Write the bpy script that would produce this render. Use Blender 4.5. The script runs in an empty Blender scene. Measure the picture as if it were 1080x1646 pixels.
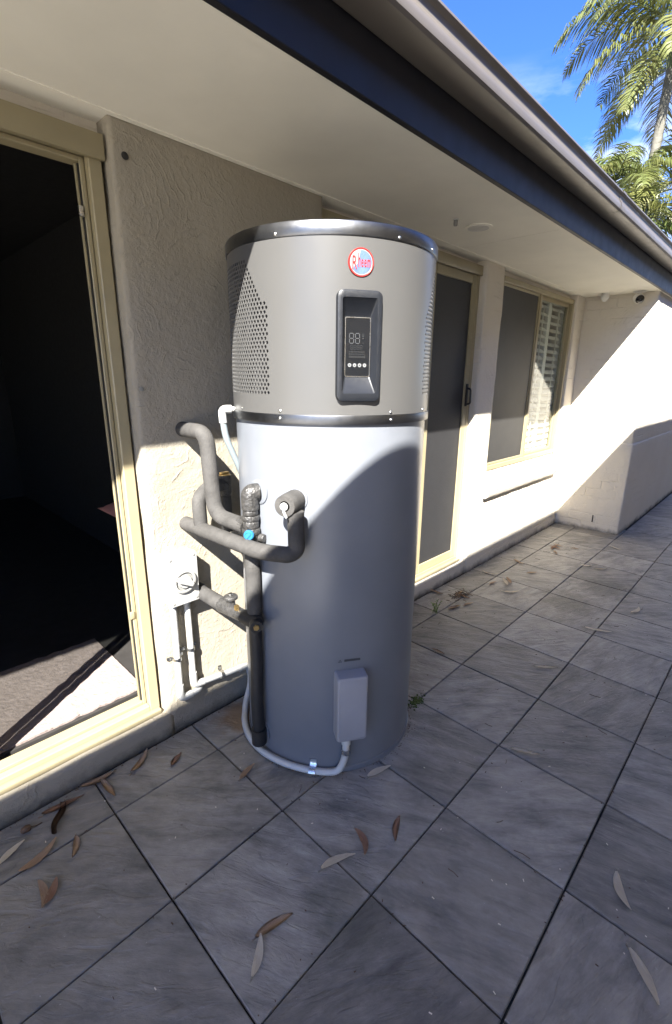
import bpy, bmesh, math, random
from math import sin, cos, pi, radians as rad, sqrt
from mathutils import Vector, Matrix, noise as mnoise

random.seed(7)
sc = bpy.context.scene
COL = sc.collection

# ------------------------------------------------------------------ camera
cam = bpy.data.cameras.new('camera'); camo = bpy.data.objects.new('camera', cam); COL.objects.link(camo)
cam.sensor_fit = 'VERTICAL'; cam.sensor_height = 24.0; cam.lens = 24.0 * 761.1 / 1646.0
cam.clip_start = 0.02; cam.clip_end = 3000
Rt = Vector((0.69256793, -0.72128395, 0.00995653)); Dn = Vector((-0.1899868, -0.19570347, -0.96208376)); Fw = Vector((0.69588411, 0.66441674, -0.27257237))
m = Matrix.Identity(4)
for i in range(3):
    m[i][0] = Rt[i]; m[i][1] = -Dn[i]; m[i][2] = -Fw[i]
m[0][3], m[1][3], m[2][3] = 0, 0, 1.43
camo.matrix_world = m
sc.camera = camo

# ------------------------------------------------------------------ light
LIGHT = Vector((1.42, 1.0, -1.54)).normalized()      # the way sunlight travels
ELEV = math.asin(-LIGHT.z)
world = bpy.data.worlds.new('World'); sc.world = world; world.use_nodes = True
wn = world.node_tree; wn.nodes.clear()
w_out = wn.nodes.new('ShaderNodeOutputWorld'); w_bg = wn.nodes.new('ShaderNodeBackground')
sky = wn.nodes.new('ShaderNodeTexSky'); sky.sky_type = 'NISHITA'; sky.sun_disc = False
sky.sun_elevation = ELEV; sky.sun_rotation = rad(234.8); sky.altitude = 0; sky.air_density = 1.0; sky.dust_density = 0.1; sky.ozone_density = 6.0
w_bg.inputs['Strength'].default_value = 0.068
# thin wisps of cloud, the same all round the sky
tc = wn.nodes.new('ShaderNodeTexCoord'); mp = wn.nodes.new('ShaderNodeMapping'); mp.inputs['Scale'].default_value = (1.6, 1.6, 6.0)
mp.inputs['Location'].default_value = (0.35, 0.1, 0.0)
ns = wn.nodes.new('ShaderNodeTexNoise'); ns.inputs['Scale'].default_value = 2.3; ns.inputs['Detail'].default_value = 8; ns.inputs['Roughness'].default_value = 0.6
cr = wn.nodes.new('ShaderNodeMapRange'); cr.inputs['From Min'].default_value = 0.46; cr.inputs['From Max'].default_value = 0.72
mx = wn.nodes.new('ShaderNodeMixRGB'); mx.inputs['Color2'].default_value = (5.0, 5.2, 5.6, 1)
wn.links.new(tc.outputs['Generated'], mp.inputs['Vector']); wn.links.new(mp.outputs[0], ns.inputs['Vector'])
sepw = wn.nodes.new('ShaderNodeSeparateXYZ'); low = wn.nodes.new('ShaderNodeMapRange'); low.inputs['From Min'].default_value = 0.46; low.inputs['From Max'].default_value = 0.30
mul = wn.nodes.new('ShaderNodeMath'); mul.operation = 'MULTIPLY'
wn.links.new(tc.outputs['Generated'], sepw.inputs[0]); wn.links.new(sepw.outputs[2], low.inputs['Value'])
wn.links.new(ns.outputs['Fac'], cr.inputs['Value']); wn.links.new(cr.outputs[0], mul.inputs[0]); wn.links.new(low.outputs[0], mul.inputs[1]); wn.links.new(mul.outputs[0], mx.inputs['Fac'])
grade = wn.nodes.new('ShaderNodeMixRGB'); grade.blend_type = 'MULTIPLY'; grade.inputs['Fac'].default_value = 1.0; grade.inputs['Color2'].default_value = (0.34, 0.49, 0.78, 1)
wn.links.new(sky.outputs[0], grade.inputs['Color1']); wn.links.new(grade.outputs[0], mx.inputs['Color1']); wn.links.new(mx.outputs[0], w_bg.inputs['Color'])
wn.links.new(w_bg.outputs[0], w_out.inputs['Surface'])
sun = bpy.data.lights.new('sun', 'SUN'); sun.energy = 4.2; sun.angle = rad(0.53); sun.color = (1.0, 0.955, 0.88)
suno = bpy.data.objects.new('sun', sun); COL.objects.link(suno)
suno.rotation_euler = LIGHT.to_track_quat('-Z', 'Y').to_euler(); suno.location = (-6, -4, 8)
vs = sc.view_settings; vs.view_transform = 'Standard'; vs.look = 'None'; vs.exposure = 2.8; vs.gamma = 1.0; vs.use_curve_mapping = False
sc.cycles.caustics_reflective = False; sc.cycles.caustics_refractive = False
sc.cycles.max_bounces = 10; sc.cycles.diffuse_bounces = 5; sc.cycles.transparent_max_bounces = 16
sc.cycles.use_denoising = True

# ------------------------------------------------------------------ materials
class NT:
    def __init__(s, name):
        s.m = bpy.data.materials.new(name); s.m.use_nodes = True; s.t = s.m.node_tree; s.t.nodes.clear()
        s.out = s.n('ShaderNodeOutputMaterial')
    def n(s, kind, **kw):
        x = s.t.nodes.new(kind)
        for k, v in kw.items():
            if hasattr(x, k): setattr(x, k, v)
            else: x.inputs[k.replace('_', ' ')].default_value = v
        return x
    def l(s, a, b): s.t.links.new(a, b)
    def math(s, op, a, b=None):
        x = s.n('ShaderNodeMath'); x.operation = op
        for i, v in enumerate((a, b)):
            if v is None: continue
            if isinstance(v, (int, float)): x.inputs[i].default_value = v
            else: s.l(v, x.inputs[i])
        return x.outputs[0]
    def mix(s, f, a, b):
        x = s.n('ShaderNodeMixRGB')
        for i, v in ((0, f), (1, a), (2, b)):
            if isinstance(v, (int, float)): x.inputs[i].default_value = v
            elif isinstance(v, tuple): x.inputs[i].default_value = (*v, 1) if len(v) == 3 else v
            else: s.l(v, x.inputs[i])
        return x.outputs[0]
    def ramp(s, v, lo, hi):
        x = s.n('ShaderNodeMapRange'); x.inputs['From Min'].default_value = lo; x.inputs['From Max'].default_value = hi; s.l(v, x.inputs['Value']); return x.outputs[0]
    def noise(s, vec, scale, detail=4, rough=0.55, dist=0.0):
        x = s.n('ShaderNodeTexNoise'); x.inputs['Scale'].default_value = scale; x.inputs['Detail'].default_value = detail
        x.inputs['Roughness'].default_value = rough; x.inputs['Distortion'].default_value = dist
        if vec is not None: s.l(vec, x.inputs['Vector'])
        return x.outputs['Fac']
    def bump(s, h, dist, strength=1.0, prev=None):
        x = s.n('ShaderNodeBump'); x.inputs['Distance'].default_value = dist; x.inputs['Strength'].default_value = strength; s.l(h, x.inputs['Height'])
        if prev is not None: s.l(prev, x.inputs['Normal'])
        return x.outputs[0]
    def bsdf(s, color=None, rough=0.5, metallic=0.0, normal=None, spec=0.5, coat=0.0):
        b = s.n('ShaderNodeBsdfPrincipled'); b.inputs['Metallic'].default_value = metallic; b.inputs['Specular IOR Level'].default_value = spec
        b.inputs['Coat Weight'].default_value = coat
        for k, v in (('Base Color', color), ('Roughness', rough), ('Normal', normal)):
            if v is None: continue
            if isinstance(v, tuple): b.inputs[k].default_value = (*v, 1)
            elif isinstance(v, (int, float)): b.inputs[k].default_value = v
            else: s.l(v, b.inputs[k])
        return b
    def done(s, sh): s.l(sh if not hasattr(sh, 'outputs') else sh.outputs[0], s.out.inputs['Surface']); return s.m

def objco(t):
    return t.n('ShaderNodeTexCoord').outputs['Object']

def plain(name, color, rough=0.5, metallic=0.0, var=0.12, scale=14.0, bump=0.0, bscale=120.0, spec=0.5, coat=0.0, rvar=0.1, tint=None):
    t = NT(name); co = objco(t)
    f = t.noise(co, scale, 5)
    dark = tuple(c * (1 - var) for c in color); lite = tuple(min(1, c * (1 + var)) for c in color) if tint is None else tint
    col = t.mix(t.ramp(f, 0.3, 0.7), dark, lite)
    r = t.math('ADD', t.math('MULTIPLY', t.math('SUBTRACT', t.noise(co, scale * 2.3, 4), 0.5), rvar * 2), rough)
    nrm = t.bump(t.noise(co, bscale, 3), bump) if bump else None
    return t.done(t.bsdf(col, r, metallic, nrm, spec, coat))

def stucco(name, color, courses=0.0):
    """trowelled cement render painted in one colour: fans of ridges, grit, and faint block courses under it"""
    t = NT(name); co = objco(t)
    warp = t.n('ShaderNodeTexNoise'); warp.inputs['Scale'].default_value = 5.0; warp.inputs['Detail'].default_value = 3; t.l(co, warp.inputs['Vector'])
    wv = t.n('ShaderNodeVectorMath'); wv.operation = 'MULTIPLY_ADD'; t.l(warp.outputs['Color'], wv.inputs[0]); wv.inputs[1].default_value = (0.10,) * 3; t.l(co, wv.inputs[2])
    vo = t.n('ShaderNodeTexVoronoi'); vo.inputs['Scale'].default_value = 2.1; t.l(wv.outputs[0], vo.inputs['Vector'])
    rings = t.math('SINE', t.math('MULTIPLY', t.math('ADD', vo.outputs['Distance'], t.math('MULTIPLY', t.noise(co, 14, 4), 0.09)), 120.0))
    rings = t.math('POWER', t.math('MAXIMUM', rings, 0.0), 3.0)
    patch = t.ramp(t.noise(co, 4.5, 3), 0.45, 0.65)
    brk = t.ramp(t.noise(co, 20, 5, 0.65), 0.44, 0.64)
    ridges = t.math('MULTIPLY', t.math('MULTIPLY', rings, patch), brk)
    lump = t.noise(co, 9, 5, 0.6); grit = t.noise(co, 75, 4, 0.65)
    tear = t.ramp(t.noise(wv.outputs[0], 38, 6, 0.7), 0.52, 0.66)
    h = t.math('ADD', t.math('MULTIPLY', ridges, 0.55), t.math('ADD', t.math('MULTIPLY', lump, 1.5), t.math('ADD', t.math('MULTIPLY', grit, 0.5), t.math('MULTIPLY', tear, 0.22))))
    nrm = t.bump(h, 0.0042)
    if courses:
        sep = t.n('ShaderNodeSeparateXYZ'); t.l(co, sep.inputs[0]); cmb = t.n('ShaderNodeCombineXYZ')
        t.l(t.math('ADD', sep.outputs[0], sep.outputs[1]), cmb.inputs[0]); t.l(sep.outputs[2], cmb.inputs[1])
        wob = t.n('ShaderNodeVectorMath'); wob.operation = 'MULTIPLY_ADD'; t.l(warp.outputs['Color'], wob.inputs[0]); wob.inputs[1].default_value = (0.02, 0.02, 0); t.l(cmb.outputs[0], wob.inputs[2])
        bk = t.n('ShaderNodeTexBrick'); t.l(wob.outputs[0], bk.inputs['Vector']); bk.inputs['Scale'].default_value = 1.0
        bk.inputs['Brick Width'].default_value = 0.26; bk.inputs['Row Height'].default_value = 0.086; bk.inputs['Mortar Size'].default_value = 0.007; bk.inputs['Mortar Smooth'].default_value = 0.6
        vis = t.ramp(t.noise(co, 3.2, 3), 0.5, 0.62)
        nrm = t.bump(t.math('MULTIPLY', t.math('MULTIPLY', bk.outputs['Fac'], vis), -1.0), 0.004 * courses, 1.0, nrm)
    dirt = t.ramp(t.noise(co, 2.2, 6, 0.65), 0.35, 0.75)
    col = t.mix(t.math('MULTIPLY', dirt, 0.35), color, tuple(c * f for c, f in zip(color, (0.86, 0.82, 0.76))))
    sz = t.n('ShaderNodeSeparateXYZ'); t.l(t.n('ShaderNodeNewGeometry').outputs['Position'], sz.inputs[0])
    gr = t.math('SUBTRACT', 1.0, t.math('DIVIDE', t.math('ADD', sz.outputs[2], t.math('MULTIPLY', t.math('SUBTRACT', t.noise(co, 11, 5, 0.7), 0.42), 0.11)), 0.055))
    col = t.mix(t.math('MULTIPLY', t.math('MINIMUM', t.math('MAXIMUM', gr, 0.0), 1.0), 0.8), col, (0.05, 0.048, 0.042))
    col = t.mix(t.math('MULTIPLY', t.ramp(t.noise(co, 55, 5, 0.7), 0.6, 0.8), 0.25), col, tuple(c * 0.6 for c in color))
    return t.done(t.bsdf(col, 0.82, 0, nrm, 0.3))

def slate_mat():
    """riven dark slate-look tile; each tile its own turn, tone and streaks"""
    t = NT('slate_tile'); co = objco(t); oi = t.n('ShaderNodeObjectInfo')
    rot = t.n('ShaderNodeVectorRotate'); rot.rotation_type = 'Z_AXIS'; t.l(co, rot.inputs['Vector']); t.l(t.math('ADD', t.math('MULTIPLY', oi.outputs['Random'], 1.1), 0.2), rot.inputs['Angle'])
    off = t.n('ShaderNodeVectorMath'); off.operation = 'ADD'; t.l(rot.outputs[0], off.inputs[0])
    cb = t.n('ShaderNodeCombineXYZ'); t.l(t.math('MULTIPLY', oi.outputs['Random'], 41.0), cb.inputs[0]); t.l(t.math('MULTIPLY', oi.outputs['Random'], 97.0), cb.inputs[1]); t.l(cb.outputs[0], off.inputs[1])
    mp = t.n('ShaderNodeMapping'); mp.inputs['Scale'].default_value = (1.0, 3.4, 1.0); t.l(off.outputs[0], mp.inputs['Vector'])
    streak = t.noise(mp.outputs[0], 5.5, 9, 0.68, 0.25)
    fine = t.noise(mp.outputs[0], 26, 6, 0.65, 0.4); blot = t.noise(off.outputs[0], 4.2, 4, 0.55, 0.6)
    step = t.ramp(t.noise(mp.outputs[0], 3.6, 5, 0.55, 1.6), 0.47, 0.53)
    a = t.mix(t.ramp(streak, 0.32, 0.72), (0.118, 0.116, 0.110), (0.375, 0.36, 0.33))
    a = t.mix(t.math('MULTIPLY', t.ramp(t.noise(off.outputs[0], 33, 7, 0.72), 0.35, 0.72), 0.30), a, (0.075, 0.075, 0.078))
    a = t.mix(t.math('MULTIPLY', t.ramp(blot, 0.42, 0.75), 0.55), a, (0.42, 0.39, 0.34))
    a = t.mix(t.math('MULTIPLY', t.ramp(t.noise(off.outputs[0], 8.0, 6, 0.7), 0.60, 0.80), 0.35), a, (0.055, 0.055, 0.055))
    tone = t.math('ADD', t.math('MULTIPLY', t.noise(cb.outputs[0], 3.1, 0), 0.8), 0.56)
    tn = t.n('ShaderNodeMixRGB'); tn.blend_type = 'MULTIPLY'; tn.inputs[0].default_value = 1.0; t.l(a, tn.inputs[1])
    cg = t.n('ShaderNodeCombineColor'); [t.l(tone, cg.inputs[i]) for i in range(3)]; t.l(cg.outputs[0], tn.inputs[2])
    speck = t.ramp(t.noise(off.outputs[0], 95, 2, 0.5), 0.735, 0.76)
    a = t.mix(t.math('MULTIPLY', speck, 0.55), tn.outputs[0], (0.45, 0.45, 0.43))
    ps = t.n('ShaderNodeNewGeometry').outputs['Position']         # old stains lying across several tiles
    for (sx, sy, rr, colr, amt) in ((0.985, 1.50, 0.13, (0.20, 0.115, 0.05), 0.75), (1.00, 1.42, 0.05, (0.05, 0.042, 0.03), 0.7), (3.16, 0.86, 0.22, (0.05, 0.05, 0.048), 0.65), (3.60, 0.77, 0.24, (0.055, 0.055, 0.05), 0.6), (0.72, 0.62, 0.14, (0.06, 0.066, 0.055), 0.45)):
        dv = t.n('ShaderNodeVectorMath'); dv.operation = 'DISTANCE'; t.l(ps, dv.inputs[0]); dv.inputs[1].default_value = (sx, sy, 0)
        k_ = t.math('SUBTRACT', 1.0, t.math('DIVIDE', t.math('ADD', dv.outputs['Value'], t.math('MULTIPLY', t.math('SUBTRACT', t.noise(ps, 17, 5, 0.65), 0.5), rr * 1.5)), rr))
        a = t.mix(t.math('MULTIPLY', t.math('MINIMUM', t.math('MAXIMUM', k_, 0.0), 0.6), amt / 0.6), a, colr)
    h = t.math('ADD', t.math('ADD', t.math('MULTIPLY', streak, 1.5), t.math('MULTIPLY', fine, 0.5)), t.math('MULTIPLY', step, 0.35))
    nrm = t.bump(h, 0.0034)
    r = t.math('ADD', t.math('MULTIPLY', fine, 0.35), 0.34)
    return t.done(t.bsdf(a, r, 0, nrm, 0.42))

def glass_mat(name='window_glass', tint=(0.93, 0.96, 0.95)):
    t = NT(name); ge = t.n('ShaderNodeNewGeometry'); dp = t.n('ShaderNodeVectorMath'); dp.operation = 'DOT_PRODUCT'
    t.l(ge.outputs['Incoming'], dp.inputs[0]); t.l(ge.outputs['Normal'], dp.inputs[1])
    fac = t.math('ADD', t.math('MULTIPLY', t.math('POWER', t.math('SUBTRACT', 1.0, t.math('ABSOLUTE', dp.outputs['Value'])), 5.0), 0.96), 0.04)
    tr = t.n('ShaderNodeBsdfTransparent'); tr.inputs[0].default_value = (*tint, 1)
    gl = t.n('ShaderNodeBsdfGlossy'); gl.inputs['Roughness'].default_value = 0.01
    mxs = t.n('ShaderNodeMixShader'); t.l(fac, mxs.inputs[0]); t.l(tr.outputs[0], mxs.inputs[1]); t.l(gl.outputs[0], mxs.inputs[2])
    return t.done(mxs.outputs[0])

def mesh_mat(name, color, cover):
    """woven fly-screen: threads far finer than a pixel, so the share of open area passes straight through"""
    t = NT(name); co = objco(t)
    tr = t.n('ShaderNodeBsdfTransparent'); b = t.bsdf(t.mix(t.ramp(t.noise(co, 180, 3, 0.7), 0.35, 0.7), tuple(c * 0.75 for c in color), tuple(c * 1.25 for c in color)), 0.5, 0, None, 0.4)
    mxs = t.n('ShaderNodeMixShader'); t.l(t.math('ADD', t.math('MULTIPLY', t.noise(co, 9, 4), 0.12), cover - 0.06), mxs.inputs[0]); t.l(tr.outputs[0], mxs.inputs[1]); t.l(b.outputs[0], mxs.inputs[2])
    return t.done(mxs.outputs[0])

def frond_mat():
    t = NT('palm_leaf'); oi = t.n('ShaderNodeObjectInfo'); co = objco(t)
    c = t.mix(oi.outputs['Random'], (0.07, 0.10, 0.028), (0.16, 0.17, 0.05))
    c = t.mix(t.math('MULTIPLY', t.ramp(t.noise(co, 3.0, 3), 0.45, 0.75), 0.6), c, (0.15, 0.13, 0.055))
    b = t.bsdf(c, 0.36, 0, None, 0.5)
    tl = t.n('ShaderNodeBsdfTranslucent'); t.l(c, tl.inputs[0])
    mxs = t.n('ShaderNodeMixShader'); mxs.inputs[0].default_value = 0.28; t.l(b.outputs[0], mxs.inputs[1]); t.l(tl.outputs[0], mxs.inputs[2])
    return t.done(mxs.outputs[0])

def leaf_mat(name, a, b):
    t = NT(name); co = objco(t); oi = t.n('ShaderNodeObjectInfo')
    mp = t.n('ShaderNodeMapping'); mp.inputs['Scale'].default_value = (1, 7, 1); t.l(co, mp.inputs['Vector'])
    c = t.mix(t.ramp(t.noise(mp.outputs[0], 45, 4), 0.3, 0.7), a, b)
    c = t.mix(t.math('MULTIPLY', t.ramp(t.noise(co, 60, 5, 0.7), 0.60, 0.78), 0.4), c, tuple(x * 0.5 for x in a))
    c = t.mix(t.math('MULTIPLY', oi.outputs['Random'], 0.25), c, tuple(x * 0.6 for x in b))
    return t.done(t.bsdf(c, 0.6, 0, t.bump(t.noise(mp.outputs[0], 130, 3), 0.0008), 0.35))

def paint_white():
    """white enamel of the cylinder"""
    t = NT('white_enamel'); co = objco(t)
    c = t.mix(t.ramp(t.noise(co, 5, 4), 0.3, 0.7), (0.142, 0.154, 0.176), (0.162, 0.174, 0.196))  # blue sky light of the shaded side mixed into the white
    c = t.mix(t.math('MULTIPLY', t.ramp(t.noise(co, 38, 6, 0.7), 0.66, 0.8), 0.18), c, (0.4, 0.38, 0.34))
    return t.done(t.bsdf(c, t.math('ADD', t.math('MULTIPLY', t.noise(co, 8, 4), 0.08), 0.26), 0, t.bump(t.noise(co, 4.0, 2), 0.0012), 0.5))

CREAM = (0.64, 0.595, 0.515)
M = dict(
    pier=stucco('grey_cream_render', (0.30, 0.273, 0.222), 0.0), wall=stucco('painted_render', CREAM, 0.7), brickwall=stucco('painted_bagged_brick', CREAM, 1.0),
    soffit=plain('soffit_paint', (0.84, 0.815, 0.73), 0.6, var=0.05, scale=3, bump=0.0006, bscale=30),
    fascia=plain('fascia_paint', (0.012, 0.012, 0.016), 0.42, var=0.15, scale=6, spec=0.4),
    gutter=plain('gutter_paint', (0.105, 0.094, 0.084), 0.38, var=0.10, scale=5, bump=0.0006, bscale=12),
    roof=plain('roof_tiles', (0.10, 0.09, 0.085), 0.7, bump=0.004, bscale=20),
    frame=plain('cream_aluminium', (0.29, 0.25, 0.155), 0.38, var=0.05, scale=8),
    black=plain('black_plastic', (0.018, 0.018, 0.02), 0.35, var=0.2),
    seal=plain('rubber_seal', (0.012, 0.012, 0.012), 0.6),
    slate=slate_mat(), glass=glass_mat(),
    bed=plain('joint_sand', (0.020, 0.019, 0.018), 0.95, var=0.4, scale=60, bump=0.003, bscale=200, tint=(0.05, 0.048, 0.036)),
    soil=plain('bare_ground', (0.16, 0.14, 0.11), 0.95, var=0.3, scale=3, bump=0.01, bscale=30),
    door_mesh=mesh_mat('security_mesh', (0.032, 0.032, 0.034), 0.84), fly_mesh=mesh_mat('fly_mesh', (0.046, 0.045, 0.044), 0.78),
    door_fly_mesh=mesh_mat('fine_fly_mesh', (0.05, 0.05, 0.05), 0.42),
    shutter=plain('shutter_paint', (0.68, 0.66, 0.60), 0.45, var=0.03),
    room=plain('room_gloom_paint', (0.014, 0.0135, 0.013), 0.8, var=0.05), roomfloor=plain('dark_floorboards', (0.03, 0.028, 0.027), 0.55, var=0.2, scale=9),  # walls blackened, and dark boards deepened, to stand in for the unlit interior
    rug=plain('rug_wool', (0.24, 0.195, 0.18), 0.95, var=0.10, scale=26, bump=0.006, bscale=55),
    enamel=paint_white(), jacket=plain('grey_jacket_paint', (0.072, 0.0715, 0.070), 0.32, var=0.02, scale=6, rvar=0.04),
    steel=plain('brushed_steel', (0.15, 0.155, 0.165), 0.34, 1.0, var=0.12, scale=25, rvar=0.06), screw=plain('zinc_screw', (0.62, 0.62, 0.60), 0.3, 1.0),
    core=plain('dark_coil', (0.02, 0.02, 0.022), 0.6, var=0.3, scale=60, bump=0.004, bscale=150),
    bezel=plain('panel_plastic', (0.0095, 0.011, 0.0145), 0.38, var=0.15, scale=40, bump=0.0003, bscale=400), screen=plain('screen_glass', (0.006, 0.007, 0.009), 0.07, var=0.1, rvar=0.01, coat=0.5),
    segment=plain('unlit_segment', (0.040, 0.042, 0.044), 0.4), dimseg=plain('faint_segment', (0.017, 0.018, 0.019), 0.4), icon=plain('white_print', (0.16, 0.165, 0.17), 0.4),
    red=plain('badge_red', (0.26, 0.018, 0.016), 0.3), white=plain('badge_white', (0.19, 0.195, 0.205), 0.25), blue=plain('badge_blue', (0.075, 0.115, 0.20), 0.25, var=0.25, scale=30),
    cover=plain('grey_cover_plastic', (0.27, 0.275, 0.30), 0.42, var=0.03), label=plain('printed_label', (0.045, 0.047, 0.052), 0.5, var=0.2, scale=120),
    foam=plain('pipe_lagging', (0.056, 0.054, 0.052), 0.78, var=0.28, scale=22, bump=0.0015, bscale=160, spec=0.3), tape=plain('wrapped_tape', (0.040, 0.039, 0.038), 0.30, var=0.5, scale=90, bump=0.004, bscale=110),
    blackfoam=plain('black_lagging', (0.016, 0.016, 0.017), 0.55, var=0.3, bump=0.0008), bluecap=plain('blue_cap', (0.018, 0.15, 0.31), 0.35, var=0.1),
    brass=plain('brass', (0.60, 0.44, 0.20), 0.35, 1.0), chrome=plain('bare_metal', (0.65, 0.65, 0.63), 0.28, 1.0),
    pvc=plain('grey_white_pvc', (0.52, 0.53, 0.52), 0.38, var=0.05, scale=18), hose=plain('pale_hose', (0.20, 0.235, 0.25), 0.4, var=0.05), box=plain('switch_plastic', (0.31, 0.31, 0.30), 0.36, var=0.03),
    conduit=plain('conduit_pvc_sun_toned', (0.42, 0.425, 0.415), 0.38, var=0.05, scale=18),  # same PVC, toned down in colour where full sun falls on it
    midgrey=plain('grey_recess', (0.22, 0.22, 0.21), 0.5), lens=plain('camera_lens', (0.01, 0.01, 0.012), 0.1), camwhite=plain('camera_white', (0.66, 0.65, 0.62), 0.4),  # first entry: one plain mid grey for plug, nozzle, dial and screws
    frond=frond_mat(), trunk=plain('palm_trunk', (0.11, 0.105, 0.085), 0.8, var=0.25, scale=5, bump=0.02, bscale=9), crownshaft=plain('crownshaft', (0.085, 0.105, 0.05), 0.45, var=0.15),
    flower=plain('palm_flower', (0.24, 0.20, 0.09), 0.7, var=0.25, scale=12),
    tan=leaf_mat('tan_leaf', (0.46, 0.31, 0.20), (0.60, 0.44, 0.30)), pale=leaf_mat('pale_leaf', (0.76, 0.68, 0.55), (0.85, 0.79, 0.66)), russet=leaf_mat('russet_leaf', (0.38, 0.21, 0.13), (0.50, 0.31, 0.21)),
    bark=leaf_mat('dark_bark', (0.06, 0.035, 0.022), (0.12, 0.07, 0.04)), weed=plain('weed_green', (0.13, 0.22, 0.055), 0.5, var=0.4, scale=60), moss=plain('moss', (0.07, 0.105, 0.022), 0.9, var=0.5, scale=120, bump=0.004, bscale=260),
    brown=plain('brown_brick', (0.13, 0.095, 0.075), 0.85, var=0.2, scale=9, bump=0.003, bscale=40),
    bounce_pale=plain('pale_bounce_slab', (0.60, 0.56, 0.49), 0.85, var=0.1, scale=4, bump=0.002, bscale=60),
    sofa=plain('dark_upholstery', (0.010, 0.010, 0.011), 0.8), cushion=plain('rose_fabric', (0.34, 0.15, 0.12), 0.8), render2=plain('bounce_render', (0.72, 0.655, 0.55), 0.8, var=0.06, scale=2, bump=0.003, bscale=60),
)

# ------------------------------------------------------------------ helpers
def link(name, me, mat, parent=None, loc=None):
    o = bpy.data.objects.new(name, me); COL.objects.link(o)
    if mat is not None and not me.materials: me.materials.append(mat)
    if parent is not None: o.parent = parent
    if loc is not None: o.location = loc
    return o
def fin(name, bm, mat, parent=None, smooth=False, loc=None, world=True, ang=35, recalc=True):
    """bmesh (in world coordinates) -> object; under a parent it is moved into the parent's frame"""
    if recalc: bmesh.ops.recalc_face_normals(bm, faces=bm.faces)
    me = bpy.data.meshes.new(name); bm.to_mesh(me); bm.free()
    if smooth:
        for p in me.polygons: p.use_smooth = True
        if ang < 180: me.set_sharp_from_angle(angle=rad(ang))
    o = link(name, me, mat, parent, loc)
    if world and parent is not None: o.matrix_parent_inverse = Matrix.Translation(-root_loc(parent))
    return o
def root_loc(o):
    v = Vector(o.location)
    # children made with fin() keep location 0 and undo their parent's translation, so only roots carry one
    p = o.parent
    while p is not None:
        v = Vector((0, 0, 0)); p = p.parent
    return v
def tag(o, label, cat, group=None, kind=None):
    if label: o['label'] = label
    if cat: o['category'] = cat
    if group: o['group'] = group
    if kind: o['kind'] = kind
    return o
def empty(name, loc, label=None, cat=None, group=None, kind=None):
    o = bpy.data.objects.new(name, None); COL.objects.link(o); o.location = loc; o.empty_display_size = 0.1
    return tag(o, label, cat, group, kind)
def add_box(bm, x0, x1, y0, y1, z0, z1, M4=None):
    vs = [bm.verts.new((x, y, z)) for z in (z0, z1) for y in (y0, y1) for x in (x0, x1)]
    if M4 is not None:
        for v in vs: v.co = M4 @ v.co
    for f in ((0, 2, 3, 1), (4, 5, 7, 6), (0, 1, 5, 4), (2, 6, 7, 3), (0, 4, 6, 2), (1, 3, 7, 5)):
        bm.faces.new([vs[i] for i in f])
    return vs
def box(name, x0, x1, y0, y1, z0, z1, mat, parent=None, bev=0.0, seg=2, M4=None):
    bm = bmesh.new(); add_box(bm, x0, x1, y0, y1, z0, z1, M4)
    if bev: bmesh.ops.bevel(bm, geom=bm.edges[:], offset=bev, segments=seg, affect='EDGES', profile=0.5)
    return fin(name, bm, mat, parent, smooth=bool(bev))
def stucco_box(name, x0, x1, y0, y1, z0, z1, mat, parent, bev=0.014, cell=0.05, amp=0.003, seed=0.0):
    """a rendered wall: bevelled box cut into a grid and made slightly uneven, edges most of all"""
    bm = bmesh.new(); add_box(bm, x0, x1, y0, y1, z0, z1)
    for ax, a, b in ((0, x0, x1), (1, y0, y1), (2, z0, z1)):
        n = max(1, int((b - a) / cell)); n = min(n, 70)
        cuts = [a + bev] + [a + (b - a) * i / n for i in range(1, n)] + [b - bev]
        for c in cuts:
            no = Vector((0, 0, 0)); no[ax] = 1; co = Vector((0, 0, 0)); co[ax] = c
            bmesh.ops.bisect_plane(bm, geom=bm.verts[:] + bm.edges[:] + bm.faces[:], plane_co=co, plane_no=no)
    lo = Vector((x0, y0, z0)); hi = Vector((x1, y1, z1))
    for v in bm.verts:
        p = v.co.copy()
        q = Vector([min(max(p[i], lo[i] + bev), hi[i] - bev) for i in range(3)])
        d = p - q
        if d.length > 1e-6: 
            n_on = sum(1 for i in range(3) if abs(d[i]) > 1e-5)
            if n_on > 1: d = d.normalized() * bev * 1.12
            v.co = q + d
        k = amp * (mnoise.noise(p * 5 + Vector((seed, 0, 0))) + 0.6 * mnoise.noise(p * 17 + Vector((0, seed, 3))))
        if d.length > 1e-6: v.co += d.normalized() * k
    return fin(name, bm, mat, parent, smooth=True, ang=180)
def path_round(pts, r, seg=6):
    """polyline with its corners rounded"""
    pts = [Vector(p) for p in pts]; out = [pts[0]]
    for i in range(1, len(pts) - 1):
        a, b, c = pts[i - 1], pts[i], pts[i + 1]
        rr = min(r, (a - b).length * 0.49, (c - b).length * 0.49)
        p0 = b + (a - b).normalized() * rr; p1 = b + (c - b).normalized() * rr
        for k in range(seg + 1):
            t = k / seg; out.append((1 - t) ** 2 * p0 + 2 * t * (1 - t) * b + t * t * p1)
    out.append(pts[-1]); return out
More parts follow.
